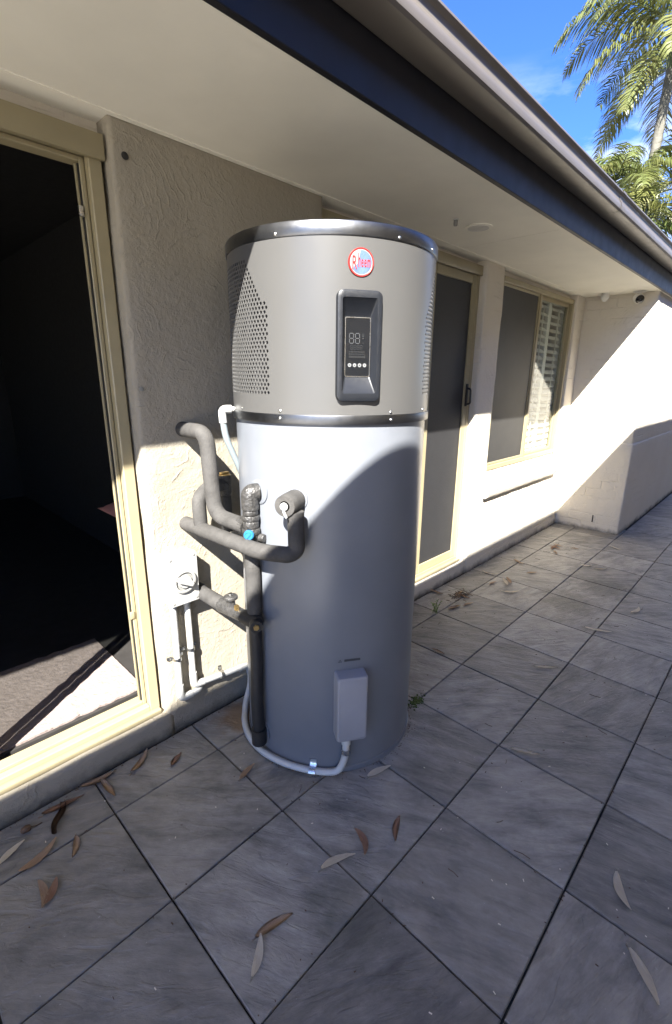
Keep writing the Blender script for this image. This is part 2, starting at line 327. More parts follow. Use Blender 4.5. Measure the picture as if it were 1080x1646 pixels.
def add_tube(bm, pts, r, n=16, caps=True, radii=None):
    pts = [Vector(p) for p in pts]; T = []
    for i in range(len(pts)):
        d = (pts[min(i + 1, len(pts) - 1)] - pts[max(i - 1, 0)]); T.append(d.normalized())
    u = T[0].orthogonal().normalized(); rings = []
    for i, p in enumerate(pts):
        u = (u - T[i] * u.dot(T[i])).normalized(); w = T[i].cross(u)
        rr = radii[i] if radii else r
        rings.append([bm.verts.new(p + (u * cos(2 * pi * k / n) + w * sin(2 * pi * k / n)) * rr) for k in range(n)])
    for a, b in zip(rings, rings[1:]):
        for k in range(n): bm.faces.new((a[k], a[(k + 1) % n], b[(k + 1) % n], b[k]))
    if caps: bm.faces.new(rings[0][::-1]); bm.faces.new(rings[-1])
def tube(name, pts, r, mat, parent=None, n=16, rnd=0.0, radii=None, seg=6):
    bm = bmesh.new(); add_tube(bm, path_round(pts, rnd, seg) if rnd else pts, r, n, True, radii)
    return fin(name, bm, mat, parent, smooth=True, ang=50)
def add_loops(bm, loops, close=True, cap0=False, cap1=False):
    L = [[bm.verts.new(p) for p in lp] for lp in loops]; n = len(L[0])
    for a, b in zip(L, L[1:]):
        for k in range(n if close else n - 1): bm.faces.new((a[k], a[(k + 1) % n], b[(k + 1) % n], b[k]))
    if cap0: bm.faces.new(L[0][::-1])
    if cap1: bm.faces.new(L[-1])
    return L
def rrect(w, h, r, z, n=5, cx=0.0, cy=0.0):
    o = []
    for sx, sy, a0 in ((1, 1, 0), (-1, 1, 90), (-1, -1, 180), (1, -1, 270)):
        for k in range(n + 1):
            a = rad(a0 + 90 * k / n); o.append(Vector((cx + sx * (w / 2 - r) + r * cos(a), cy + sy * (h / 2 - r) + r * sin(a), z)))
    return o
def circ(r, z, n=32, cx=0, cy=0): return [Vector((cx + r * cos(2 * pi * k / n), cy + r * sin(2 * pi * k / n), z)) for k in range(n)]
def frame_at(o, right, up):
    right = Vector(right).normalized(); up = Vector(up).normalized(); n = right.cross(up)
    mm = Matrix.Identity(4)
    for i in range(3): mm[i][0] = right[i]; mm[i][1] = up[i]; mm[i][2] = n[i]; mm[i][3] = o[i]
    return mm
def local(name, M4, loops, mat, parent, cap0=False, cap1=True, smooth=True, ang=40):
    bm = bmesh.new(); add_loops(bm, [[M4 @ p for p in lp] for lp in loops], True, cap0, cap1)
    return fin(name, bm, mat, parent, smooth=smooth, ang=ang)
def disc(name, c, nrm, r, h, mat, parent, n=20, dome=0.0):
    nrm = Vector(nrm).normalized(); u = nrm.orthogonal().normalized(); M4 = frame_at(c, u, nrm.cross(u))
    lps = [circ(r, 0, n), circ(r, h * 0.7, n), circ(r * 0.86, h, n)]
    if dome: lps += [circ(r * 0.5, h + dome * 0.75, n), circ(r * 0.12, h + dome, n)]
    return local(name, M4, lps, mat, parent)
def share(src, name, parent, mtx=None, loc=None):
    o = bpy.data.objects.new(name, src.data); COL.objects.link(o); o.parent = parent; o.matrix_parent_inverse = src.matrix_parent_inverse.copy()
    if loc is not None: o.location = loc
    return o

# ------------------------------------------------------------------ ground and patio
bm = bmesh.new(); g = 400
bm.faces.new([bm.verts.new(p) for p in ((-g, -g, -0.06), (g, -g, -0.06), (g, g, -0.06), (-g, g, -0.06))])
tag(fin('ground', bm, M['soil']), None, None, kind='structure')
bm = bmesh.new(); add_box(bm, -16.0, -2.45, -9.0, 1.60, -0.055, -0.012)
tag(fin('bounce_slab', bm, M['bounce_pale']), None, None, kind='structure')  # unseen pale slab, added to bounce sunlight onto soffit and paving
WY = 1.6235                                    # front face of the house wall
bm = bmesh.new(); add_box(bm, -2.4, 12.0, -1.9, 1.70, -0.05, -0.010)
patio = fin('patio', bm, M['bed']); tag(patio, None, None, kind='structure')
TX, TY = 0.4040, 0.3958; X0, Y0 = 0.4055, 1.4085
def tile_mesh(sx, sy, k):
    bm = bmesh.new(); n = 3; b = 0.0025
    gx = [-sx / 2 + b + (sx - 2 * b) * i / n for i in range(n + 1)]; gy = [-sy / 2 + b + (sy - 2 * b) * i / n for i in range(n + 1)]
    G = [[bm.verts.new((x, y, 0.0009 * mnoise.noise(Vector((x * 7 + k * 9, y * 7, k))))) for x in gx] for y in gy]
    for j in range(n):
        for i in range(n): bm.faces.new((G[j][i], G[j][i + 1], G[j + 1][i + 1], G[j + 1][i]))
    top = G[0] + [G[j][n] for j in range(1, n + 1)] + G[n][:n][::-1] + [G[j][0] for j in range(n - 1, 0, -1)]
    low = []
    for v in top:
        x, y = v.co.x, v.co.y
        fx = sx / 2 / (sx / 2 - b); fy = sy / 2 / (sy / 2 - b)
        low.append(bm.verts.new((x * (fx if abs(x) > sx / 2 - b - 1e-6 else 1), y * (fy if abs(y) > sy / 2 - b - 1e-6 else 1), -0.003)))
    bot = [bm.verts.new((v.co.x, v.co.y, -0.02)) for v in low]
    for a, c in ((top, low), (low, bot)):
        for i in range(len(a)): bm.faces.new((a[i], c[i], c[(i + 1) % len(a)], a[(i + 1) % len(a)]))
    bmesh.ops.recalc_face_normals(bm, faces=bm.faces)
    me = bpy.data.meshes.new('tile'); bm.to_mesh(me); bm.free(); me.materials.append(M['slate'])
    for p in me.polygons: p.use_smooth = True
    me.set_sharp_from_angle(angle=rad(30))
    return me
J = 0.0048
full = [tile_mesh(TX - J, TY - J, k) for k in range(5)]
strip_h = WY - 0.012 - Y0
cut = [tile_mesh(TX - J, strip_h - J, 10 + k) for k in range(3)]
for ix in range(-5, 22):
    for iy in range(-1, 7):
        cx = X0 + TX * (ix + 0.5)
        if iy == -1: cy = Y0 + strip_h / 2; me = random.choice(cut)
        else: cy = Y0 - TY * (iy + 0.5); me = random.choice(full)
        if cx > 5.0 + TX / 2 and cy > 1.03 - 0.1: continue
        if iy >= 5 and (ix < -1 or ix > 14): continue
        o = bpy.data.objects.new('tile', me); COL.objects.link(o); o.parent = patio
        o.location = (cx + random.uniform(-.0008, .0008), cy + random.uniform(-.0008, .0008), random.uniform(-.0016, .0012))
        o.rotation_euler = (random.uniform(-.0022, .0022), random.uniform(-.0022, .0022), random.uniform(-.0016, .0016))

# ------------------------------------------------------------------ house
SOF = 2.163
house = empty('house', (2.0, WY, 0), 'single storey house with cream rendered walls, deep eaves and a dark gutter', 'house')
H = house
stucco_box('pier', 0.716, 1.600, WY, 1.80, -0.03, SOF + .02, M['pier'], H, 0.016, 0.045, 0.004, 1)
stucco_box('pier', 3.095, 3.350, WY, 1.80, -0.03, SOF + .02, M['brickwall'], H, 0.014, 0.04, 0.006, 2)
stucco_box('pier', 4.800, 5.04, WY, 1.80, 0.50, SOF + .02, M['brickwall'], H, 0.012, 0.04, 0.003, 3)
stucco_box('wall', 3.36, 5.03, WY + .003, 1.80, -0.03, 0.72, M['brickwall'], H, 0.012, 0.05, 0.004, 4)
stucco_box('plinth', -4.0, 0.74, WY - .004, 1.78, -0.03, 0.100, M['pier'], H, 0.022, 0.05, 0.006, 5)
stucco_box('plinth', 1.57, 3.12, WY - .002, 1.78, -0.03, 0.098, M['wall'], H, 0.02, 0.05, 0.006, 6)
stucco_box('plinth', 3.13, 5.01, WY - .010, 1.78, -0.03, 0.165, M['wall'], H, 0.016, 0.05, 0.005, 9)
stucco_box('wing_plinth', 4.995, 11.0, 1.030, 6.0, -0.03, 0.875, M['wall'], H, 0.014, 0.06, 0.005, 7)
stucco_box('wing_wall', 5.006, 11.0, 1.042, 6.0, 0.86, SOF + .02, M['brickwall'], H, 0.012, 0.06, 0.005, 8)
stucco_box('wall', -6.0, -3.0, WY, 1.80, -0.03, SOF + .02, M['wall'], H, 0.016, 0.08, 0.004, 12)
# dark hole and old wall plug in the pier
disc('vent_hole', (0.757, WY - .0045, 2.068), (0, -1, 0), 0.011, 0.002, M['seal'], H, 14)
disc('wall_plug', (0.716 + .022, WY - .0035, 1.387), (0, -1, 0), 0.008, 0.003, M['midgrey'], H, 12)
# soffit sheets, fascia, gutter, roof
for a, b in ((-6.0, -0.3), (-0.3, 2.72), (2.72, 5.2), (5.2, 11.0)):
    box('soffit_sheet', a + .0015, b - .0015, 1.028, 1.82, SOF, SOF + .008, M['soffit'], H)
box('cover_strip', -6.0, 11.0, 1.60, 1.62, SOF - .0025, SOF - .0002, M['soffit'], H)
box('soffit_trim', -6.0, 11.0, 1.026, 1.048, SOF - .006, SOF - .0003, M['soffit'], H)
box('fascia', -6.0, 11.1, 1.004, 1.0255, SOF - .008, 2.36, M['fascia'], H, 0.002, 1)
prof = [(1.002, 2.385), (1.002, 2.302), (0.998, 2.299), (0.912, 2.297), (0.903, 2.300), (0.896, 2.308), (0.8935, 2.322), (0.896, 2.336), (0.903, 2.347), (0.9085, 2.356), (0.909, 2.366), (0.905, 2.374), (0.898, 2.378), (0.8935, 2.384), (0.8945, 2.391), (0.901, 2.395), (0.908, 2.392), (0.911, 2.384)]
prof_in = [(1.000, 2.385), (1.000, 2.304), (0.915, 2.300), (0.899, 2.322), (0.911, 2.354), (0.9115, 2.368)]
def gutter_piece(x0, x1, nm='gutter', grow=0.0, m_=None, par=None):
    bm = bmesh.new(); P = prof
    if grow:
        P = [(y - grow if y < .95 else y, z - (grow if z < 2.31 else -grow * (z > 2.39))) for y, z in prof[1:16]]
    lps = [[Vector((x0 + (x1 - x0) * i / 8, y + .0012 * mnoise.noise(Vector((x0 + i * .9, 0, 4))), z + .0012 * mnoise.noise(Vector((x0 + i * .9, 3, 1)))) ) for y, z in P] for i in range(9)]
    add_loops(bm, lps, close=False)
    return fin(nm, bm, m_ or M['gutter'], par or H, smooth=True, ang=30)
gutter_piece(-6.0, 3.14); gutter_piece(3.142, 11.1)
gutter_piece(3.10, 3.16, 'gutter_joiner', 0.0018)
bm = bmesh.new()
for y0, z0, y1, z1 in ((0.985, 2.372, 5.2, 4.08), (5.2, 4.08, 9.6, 2.35)):
    n = 28
    for i in range(n):
        a0, a1 = i / n, (i + 1) / n
        ya, za, yb, zb = y0 + (y1 - y0) * a0, z0 + (z1 - z0) * a0, y0 + (y1 - y0) * a1, z0 + (z1 - z0) * a1
        add_box(bm, -6.1, 11.2, min(ya, yb), max(ya, yb), min(za, zb), max(za, zb) + .02)
fin('roof', bm, M['roof'], H)
for x in (-6.0, 11.0):
    bm = bmesh.new(); bm.faces.new([bm.verts.new(p) for p in ((x, 1.03, SOF), (x, 9.2, SOF), (x, 9.2, 2.5), (x, 5.2, 4.07), (x, 1.03, 2.38))])
    fin('gable', bm, M['wall'], H)
# rooms behind the glass
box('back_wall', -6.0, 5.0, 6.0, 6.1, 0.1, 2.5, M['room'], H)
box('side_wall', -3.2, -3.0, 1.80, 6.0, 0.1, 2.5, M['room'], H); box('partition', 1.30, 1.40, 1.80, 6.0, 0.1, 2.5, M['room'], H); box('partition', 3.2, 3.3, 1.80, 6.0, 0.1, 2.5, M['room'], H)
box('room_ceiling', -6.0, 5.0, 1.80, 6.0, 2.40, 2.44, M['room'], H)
box('lintel', -3.0, 0.716, 1.70, 1.80, 2.105, SOF + .02, M['wall'], H); box('lintel', 1.6, 3.095, 1.70, 1.80, 2.105, SOF + .02, M['wall'], H); box('lintel', 3.35, 4.80, 1.69, 1.80, 2.125, SOF + .02, M['wall'], H)
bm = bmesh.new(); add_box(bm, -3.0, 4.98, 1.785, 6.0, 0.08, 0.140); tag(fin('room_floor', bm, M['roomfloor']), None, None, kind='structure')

def framebox(name, parent, x0, x1, z0, z1, y0, y1, w, mat, bev=0.003, wb=None):
    """four mitred-looking members butted end to end, one mesh"""
    wb = wb or w; bm = bmesh.new()
    add_box(bm, x0, x0 + w, y0, y1, z0, z1); add_box(bm, x1 - w, x1, y0, y1, z0, z1)
    add_box(bm, x0 + w, x1 - w, y0, y1, z0, z0 + wb); add_box(bm, x0 + w, x1 - w, y0, y1, z1 - w, z1)
    bmesh.ops.bevel(bm, geom=bm.edges[:], offset=bev, segments=1, affect='EDGES')
    return fin(name, bm, mat, parent, smooth=False)
# left sliding door
d = empty('sliding_door', (-0.5 - 2.0, 0.08, 0.1)); d.parent = H
def DD(): pass
def sub(parent_empty):                       # empties under the house sit at identity so parts can be given in world coordinates
    parent_empty.location = (0, 0, 0); parent_empty.matrix_parent_inverse = Matrix.Translation(-Vector(H.location)); return parent_empty
sub(d)
framebox('door_frame', d, -1.90, 0.706, 0.104, 2.10, 1.668, 1.722, 0.040, M['frame'], 0.003, 0.038)
box('architrave', -1.90, 0.711, 1.650, 1.667, 2.050, 2.118, M['frame'], d, 0.003)
framebox('track', d, -1.86, 0.664, 0.143, 2.058, 1.6945, 1.7425, 0.014, M['frame'], 0.002)
box('sill_track', -1.90, 0.70, 1.640, 1.667, 0.1015, 0.122, M['frame'], d, 0.004)
for a, b, y in ((-0.98, 0.015, 1.712), (-0.90, 0.125, 1.737)):         # both leaves slid to the left, the doorway stands open
    framebox('sash', d, a, b, 0.158, 2.043, y - .012, y + .012, 0.045, M['frame'], 0.003, 0.06)
    box('pane', a + .0452, b - .0452, y - .002, y + .002, 0.2182, 1.998, M['glass'] if y > 1.72 else M['door_fly_mesh'], d)
box('latch', 0.632, 0.646, 1.690, 1.699, 1.895, 1.925, M['chrome'], d, 0.002)
box('glazing_seal', 0.6465, 0.6495, 1.700, 1.730, 0.16, 2.04, M['seal'], d)
box('jamb_bead', 0.640, 0.6462, 1.7065, 1.716, 0.16, 2.04, M['frame'], d, 0.001)
box('door_stop', 0.640, 0.656, 1.690, 1.698, 0.53, 0.56, M['frame'], d, 0.002)
# right sliding door with its security screen
d2 = empty('sliding_door', (0, 0, 0)); d2.parent = H; sub(d2)
framebox('door_frame', d2, 1.602, 3.094, 0.104, 2.112, 1.672, 1.745, 0.036, M['frame'], 0.003, 0.034)
box('architrave', 1.602, 3.094, 1.6555, 1.671, 2.075, 2.135, M['frame'], d2, 0.003)
box('sill_track', 1.602, 3.09, 1.640, 1.671, 0.1015, 0.124, M['frame'], d2, 0.004)
framebox('screen_frame', d2, 2.530, 3.056, 0.140, 2.074, 1.6735, 1.694, 0.052, M['frame'], 0.003, 0.06)
box('screen_mesh', 2.583, 3.003, 1.682, 1.684, 0.201, 2.021, M['door_mesh'], d2)
framebox('sash', d2, 1.64, 2.53, 0.140, 2.074, 1.698, 1.722, 0.045, M['frame'], 0.003, 0.06)
framebox('sash', d2, 2.49, 3.056, 0.140, 2.074, 1.724, 1.744, 0.045, M['frame'], 0.003, 0.06)
box('pane', 1.686, 2.484, 1.708, 1.712, 0.201, 2.028, M['glass'], d2); box('pane', 2.536, 3.010, 1.732, 1.736, 0.201, 2.028, M['glass'], d2)
hp = box('handle', 3.018, 3.042, 1.662, 1.6730, 1.25, 1.40, M['black'], d2, 0.004)
tube('lever', [(3.030, 1.664, 1.37), (3.030, 1.640, 1.365), (3.030, 1.636, 1.27), (3.030, 1.664, 1.265)], 0.007, M['black'], d2, 10, 0.012)
# window with fly screen and plantation shutters
wd = empty('window', (0, 0, 0)); wd.parent = H; sub(wd)
WX0, WX1, WZ0, WZ1 = 3.352, 4.798, 0.752, 2.122
framebox('window_frame', wd, WX0, WX1, WZ0, WZ1, 1.645, 1.715, 0.038, M['frame'], 0.003)
box('mullion', 4.045, 4.083, 1.648, 1.714, WZ0 + .039, WZ1 - .039, M['frame'], wd, 0.003)
framebox('screen_frame', wd, WX0 + .040, 4.044, WZ0 + .040, WZ1 - .040, 1.656, 1.668, 0.018, M['frame'], 0.002)
box('fly_screen', WX0 + .059, 4.025, 1.6610, 1.6625, WZ0 + .059, WZ1 - .059, M['fly_mesh'], wd)
framebox('sash', wd, 4.085, WX1 - .040, WZ0 + .040, WZ1 - .040, 1.676, 1.700, 0.026, M['frame'], 0.002)
box('pane', WX0 + .040, 4.044, 1.696, 1.700, WZ0 + .040, WZ1 - .040, M['glass'], wd); box('pane', 4.112, WX1 - .067, 1.686, 1.690, WZ0 + .067, WZ1 - .067, M['glass'], wd)
shw = []
for a, b in ((3.42, 3.735), (3.737, 4.05), (4.100, 4.445), (4.447, 4.792)):
    framebox('shutter_frame', wd, a, b, WZ0 + .04, WZ1 - .03, 1.716, 1.742, 0.030, M['shutter'], 0.003)
    z = WZ0 + .105
    while z < WZ1 - .09:
        w_ = b - a - .062
        if not shw:
            bm = bmesh.new(); add_loops(bm, [[Vector((x, .030 * cos(t) , .0055 * sin(t))) for t in [2 * pi * k / 8 for k in range(8)]] for x in (-.5, .5)], True, True, True)
            bmesh.ops.rotate(bm, verts=bm.verts, cent=(0, 0, 0), matrix=Matrix.Rotation(rad(38), 3, 'X'))
            bmesh.ops.recalc_face_normals(bm, faces=bm.faces); me = bpy.data.meshes.new('louvre'); bm.to_mesh(me); bm.free(); me.materials.append(M['shutter']); shw.append(me)
            for p in me.polygons: p.use_smooth = True
            me.set_sharp_from_angle(angle=rad(50))
        o = bpy.data.objects.new('louvre', shw[0]); COL.objects.link(o); o.parent = wd; o.location = ((a + b) / 2, 1.732, z); o.scale = (w_, 1, 1)
        z += 0.0585
    box('tilt_rod', (a + b) / 2 - .005, (a + b) / 2 + .005, 1.702, 1.708, WZ0 + .09, WZ1 - .09, M['shutter'], wd)
bm = bmesh.new()
sp = [(1.70, 0.748), (1.652, 0.744), (1.600, 0.665), (1.592, 0.640), (1.592, 0.560), (1.605, 0.548), (1.70, 0.55)]
lps = []
for i in range(30):
    x = 3.325 + (4.765 - 3.325) * i / 29
    lps.append([Vector((x, y + .004 * mnoise.noise(Vector((x * 9, y * 9, 0))), z + .004 * mnoise.noise(Vector((x * 9, z * 9, 5))))) for y, z in sp])
add_loops(bm, lps, True, True, True); bmesh.ops.bevel(bm, geom=[e for e in bm.edges if abs(e.verts[0].co.x - e.verts[1].co.x) < .001], offset=.005, segments=1, affect='EDGES')
fin('window_sill', bm, M['wall'], H, smooth=True, ang=60)
# small vent cut in the wing plinth
box('weep_vent', 4.988, 4.9925, 1.262, 1.270, 0.085, 0.155, M['seal'], H)

# ------------------------------------------------------------------ things fixed to the eaves
t = empty('downlight', (2.413, 1.339, SOF), 'flat round white downlight in the eave soffit past the heater', 'light')
disc('rim', (2.413, 1.339, SOF), (0, 0, -1), 0.068, 0.006, M['soffit'], t, 28); disc('diffuser', (2.413, 1.339, SOF - .0062), (0, 0, -1), 0.052, 0.002, M['camwhite'], t, 28)
t = empty('soffit_sensor', (2.228, 1.358, SOF), 'tiny grey nozzle poking down from the soffit beside the round downlight', 'sensor')
disc('base', (2.228, 1.358, SOF), (0, 0, -1), 0.014, 0.005, M['camwhite'], t, 14); disc('nozzle', (2.228, 1.358, SOF - .005), (0, 0, -1), 0.010, 0.024, M['midgrey'], t, 14)
t = empty('motion_sensor', (4.86, 1.42, SOF), 'small white dome sensor under the far soffit, left of the dark camera', 'sensor')
disc('base', (4.86, 1.42, SOF), (0, 0, -1), 0.030, 0.018, M['camwhite'], t, 18); disc('dome', (4.86, 1.42, SOF - .018), (0, 0, -1), 0.033, 0.03, M['camwhite'], t, 18, 0.022)
t = empty('dome_camera', (4.93, 1.175, SOF), 'white security camera with a black dome face under the far soffit', 'camera')
disc('base', (4.93, 1.175, SOF), (0, 0, -1), 0.048, 0.014, M['camwhite'], t, 20); tube('arm', [(4.93, 1.175, SOF - .014), (4.925, 1.172, SOF - .035)], 0.018, M['camwhite'], t, 12)
nd = Vector((-0.75, -0.55, -0.35)).normalized(); hc = Vector((4.920, 1.168, SOF - .062))
disc('housing', hc - nd * .03, nd, 0.040, 0.045, M['camwhite'], t, 22); disc('lens', hc + nd * .0155, nd, 0.034, 0.008, M['lens'], t, 22, 0.022)

# ------------------------------------------------------------------ things inside the left room
t = empty('rug', (-0.2, 2.05, 0.14), 'pale pink wool rug on the dark floor just inside the sliding door', 'rug')
bm = bmesh.new(); nx, ny = 60, 24
G = [[bm.verts.new((-1.5 + 2.2 * i / nx, 1.80 + .55 * j / ny, 0.149 + .004 * (sin((-1.5 + 2.2 * i / nx) * 260) * (i > nx - 8)) + .0025 * mnoise.noise(Vector((i * .7, j * .9, 0))))) for i in range(nx + 1)] for j in range(ny + 1)]
for j in range(ny):
    for i in range(nx): bm.faces.new((G[j][i], G[j][i + 1], G[j + 1][i + 1], G[j + 1][i]))
r_ = bmesh.ops.extrude_face_region(bm, geom=bm.faces[:])
bmesh.ops.translate(bm, vec=(0, 0, -.0085), verts=[v for v in r_['geom'] if isinstance(v, bmesh.types.BMVert)])
fin('pile', bm, M['rug'], t, smooth=True, ang=60)
t = empty('side_table', (0.80, 1.98, 0.14), 'dark side table inside the door carrying a rose cushion, mostly behind the frame', 'table')
box('tabletop', 0.81, 1.2, 1.84, 2.2, 0.80, 0.83, M['sofa'], t, 0.004)
for x, y in ((.84, 1.87), (1.17, 1.87), (.84, 2.17), (1.17, 2.17)): box('leg', x - .015, x + .015, y - .015, y + .015, 0.14, 0.80, M['sofa'], t)
bm = bmesh.new()
bmesh.ops.create_grid(bm, x_segments=12, y_segments=12, size=0.5); top = bm.verts[:]
for v in top: v.co = Vector((0.905 + v.co.x * .36, 1.99 + v.co.y * .30, 0.87 + .045 * (1 - (2 * v.co.x) ** 4) * (1 - (2 * v.co.y) ** 4)))
r_ = bmesh.ops.extrude_face_region(bm, geom=bm.faces[:]); lo = [v for v in r_['geom'] if isinstance(v, bmesh.types.BMVert)]
for v in lo: v.co.z = 0.868 - (v.co.z - 0.87) * .8
tag(fin('cushion', bm, M['cushion'], None, smooth=True, ang=180), 'rose pink cushion whose corner pokes out past the door frame', 'cushion')

# ------------------------------------------------------------------ water heater
CX, CY = 1.282, 1.256; RB, RJ = 0.345, 0.352
heater = empty('water_heater', (CX, CY, 0), 'tall round heat pump water heater, grey upper jacket over a white cylinder', 'water heater')
W = heater
def cy(a, r, z): return Vector((CX + r * cos(rad(a)), CY + r * sin(rad(a)), z))
def lathe(name, prof, mat, n=128, ang=40, par=None):
    bm = bmesh.new(); add_loops(bm, [[cy(360 * k / n, r, z) for k in range(n)] for r, z in prof], True, prof[0][0] < .3, prof[-1][0] < .3)
    return fin(name, bm, mat, par or W, smooth=True, ang=ang)
lathe('base_ring', [(0.20, 0.001), (RB + .004, 0.001), (RB + .005, 0.012), (RB + .0035, 0.022), (RB + .001, 0.024)], M['enamel'])
lathe('tank', [(RB - .01, 0.018), (RB, 0.0235)] + [(RB, z) for z in (0.3, 0.6, 0.9, 1.2)] + [(RB, 1.30), (RB - .02, 1.302)], M['enamel'], ang=60)
lathe('seam_band', [(RB - .002, 1.293), (RJ + .0022, 1.2935), (RJ + .003, 1.296), (RJ + .003, 1.319), (RJ + .0022, 1.3215), (RJ - .004, 1.322)], M['steel'])
lathe('top_rim', [(RJ - .004, 1.8035), (RJ + .002, 1.804), (RJ + .0035, 1.807), (RJ + .0035, 1.838), (RJ + .001, 1.8415), (RJ - .012, 1.842), (RJ - .016, 1.836)], M['steel'])
lathe('lid', [(RJ - .010, 1.832), (RJ - .018, 1.834), (0.20, 1.842), (0.05, 1.846)], M['bezel'])
lathe('coil', [(0.318, 1.325), (0.318, 1.80)], M['core'], 64)
# jacket: a honeycomb of cells wrapped round the cylinder; those over the fan are punched
NC = 158; pitch = 2 * pi * RJ / NC; cr_ = pitch / sqrt(3); vp = 1.5 * cr_; TH0 = 237.4
def build_jacket():
    J_ = bmesh.new(); cache = {}
    grl = {-1: bmesh.new(), 1: bmesh.new()}; gc = {-1: {}, 1: {}}; nrm = {-1: [], 1: []}
    def vert(bm, d, s, z, r=RJ):
        key = (round(s / 0.0008) % round(2 * pi * RJ / 0.0008), round(z / 0.0008), round(r, 4))
        if key not in d: d[key] = bm.verts.new((CX + r * cos(s / RJ), CY + r * sin(s / RJ), z))
        return d[key]
    rows = int((1.812 - 1.310) / vp) + 2
    for r in range(rows):
        z0 = 1.3115 + r * vp
        for c in range(NC):
            s0 = c * pitch + (pitch / 2 if r % 2 else 0); a = math.degrees(s0 / RJ); da = (a - TH0 + 180) % 360 - 180
            if abs(da) * pi / 180 * RJ < 0.056 and 1.388 < z0 < 1.642: continue
            hexv = [(s0 + cr_ * cos(rad(60 * k + 30)), z0 + cr_ * sin(rad(60 * k + 30))) for k in range(6)]
            lim = 45.2 if z0 < 1.62 else 45.2 + (z0 - 1.62) / (1.765 - 1.62) * 14.6
            punched = 1.381 < z0 < 1.772 and lim < abs(da) < 128
            if not punched:
                try: J_.faces.new([vert(J_, cache, *p) for p in hexv])
                except ValueError: pass
            else:
                sd = -1 if da < 0 else 1; bm = grl[sd]; d = gc[sd]; hr = 0.00485
                ov = []
                for k in range(6):
                    p, q = hexv[k], hexv[(k + 1) % 6]; ov += [p, ((p[0] + q[0]) / 2, (p[1] + q[1]) / 2)]
                o = [vert(bm, d, *p) for p in ov]
                hv = [(s0 + hr * cos(rad(30 * k + 30)), z0 + hr * sin(rad(30 * k + 30))) for k in range(12)]
                i_ = [bm.verts.new((CX + RJ * cos(x / RJ), CY + RJ * sin(x / RJ), z)) for x, z in hv]
                b_ = [bm.verts.new((CX + (RJ - .0014) * cos(x / RJ), CY + (RJ - .0014) * sin(x / RJ), z)) for x, z in hv]
                for k in range(12):
                    k2 = (k + 1) % 12
                    bm.faces.new((o[k], o[k2], i_[k2], i_[k])); bm.faces.new((i_[k], i_[k2], b_[k2], b_[k]))
    return J_, grl
jb, grl = build_jacket()
def radial(o):
    me = o.data
    for p in me.polygons: p.use_smooth = True
    ns_ = []
    for v in me.vertices:
        x, y = v.co.x - CX, v.co.y - CY
        ns_.append(Vector((x, y, 0)).normalized() if sqrt(x * x + y * y) > RJ - .0008 else Vector((0, 0, 0)))
    me.normals_split_custom_set_from_vertices(ns_)
    return o
radial(fin('jacket', jb, M['jacket'], W, recalc=False))
for sd in (-1, 1): radial(fin('perforated_grille', grl[sd], M['jacket'], W, recalc=False))
# screws in rim and band
for a, z in ((198, 1.812), (257, 1.812), (198.3, 1.331), (256.3, 1.329), (198.3, 1.309), (256.3, 1.306), (168, 1.331), (286, 1.331), (140, 1.812), (285, 1.812)):
    r0 = RJ + (.0033 if z > 1.80 or z < 1.32 else 0.0)
    disc('screw', cy(a, r0, z), (cos(rad(a)), sin(rad(a)), 0), 0.0048, 0.0022, M['screw'], W, 12, 0.0012)
# control panel
def tangent(a, r, z): return frame_at(cy(a, r, z), (-sin(rad(a)), cos(rad(a)), 0), (0, 0, 1))
P4 = tangent(TH0, RJ, 1.515)
cp = local('control_panel', P4, [rrect(.134, .306, .020, -.014), rrect(.134, .306, .020, .007), rrect(.131, .303, .0185, .0115), rrect(.126, .298, .016, .013),
     rrect(.104, .262, .008, .0125, cy=.002), rrect(.101, .259, .006, .0105, cy=.002), rrect(.0765, .164, .005, -.012, cy=.001)], M['bezel'], W, cap1=False)
local('screen_bezel', P4, [rrect(.078, .166, .005, -.0125, cy=.001), rrect(.0768, .1645, .005, -.0095, cy=.001), rrect(.0735, .1610, .004, -.0095, cy=.001), rrect(.0730, .1605, .004, -.0112, cy=.001)], M['chrome'], cp, cap1=False)
local('screen', P4, [rrect(.0732, .1607, .004, -.0118, cy=.001), rrect(.0732, .1607, .004, -.0112, cy=.001)], M['screen'], cp)
SZ = -.0108
def quads(name, rects, mat, par, z=SZ, M4=P4):
    bm = bmesh.new()
    for x0, y0, x1, y1 in rects:
        bm.faces.new([bm.verts.new(M4 @ Vector(p)) for p in ((x0, y0, z), (x1, y0, z), (x1, y1, z), (x0, y1, z))])
    return fin(name, bm, mat, par, recalc=False)
def seven(cx, cy_, w, h, tk):
    o = []
    for s in (-1, 1):
        o.append((cx + s * (w / 2) - tk / 2, cy_ + tk * .7, cx + s * (w / 2) + tk / 2, cy_ + h / 2 - tk * .5)); o.append((cx + s * (w / 2) - tk / 2, cy_ - h / 2 + tk * .5, cx + s * (w / 2) + tk / 2, cy_ - tk * .7))
    for y in (-h / 2, 0, h / 2): o.append((cx - w / 2 + tk * .6, cy_ + y - tk / 2, cx + w / 2 - tk * .6, cy_ + y + tk / 2))
    return o
for cx in (-.0185, -.0005): quads('digit', seven(cx, .026, .0125, .027, .0022), M['segment'], cp)
for k in range(4): quads('digit', seven(-.0175 + k * .0095, .001, .0062, .0125, .0011), M['dimseg'], cp)
quads('symbol', [(.013, .034, .020, .0355), (.013, .0375, .020, .039), (.0135, .030, .0195, .0325), (.0145, .025, .0185, .0275), (.0155, .0125, .0175, .0145)], M['dimseg'], cp)
rc = []
for j, y in enumerate((-.0125, -.0185, -.0245, -.0275)):
    x = -.026
    while x < .022:
        w_ = random.uniform(.003, .0075); rc.append((x, y, min(x + w_, .026), y + .0022)); x += w_ + .0012
quads('status_text', rc, M['dimseg'], cp)
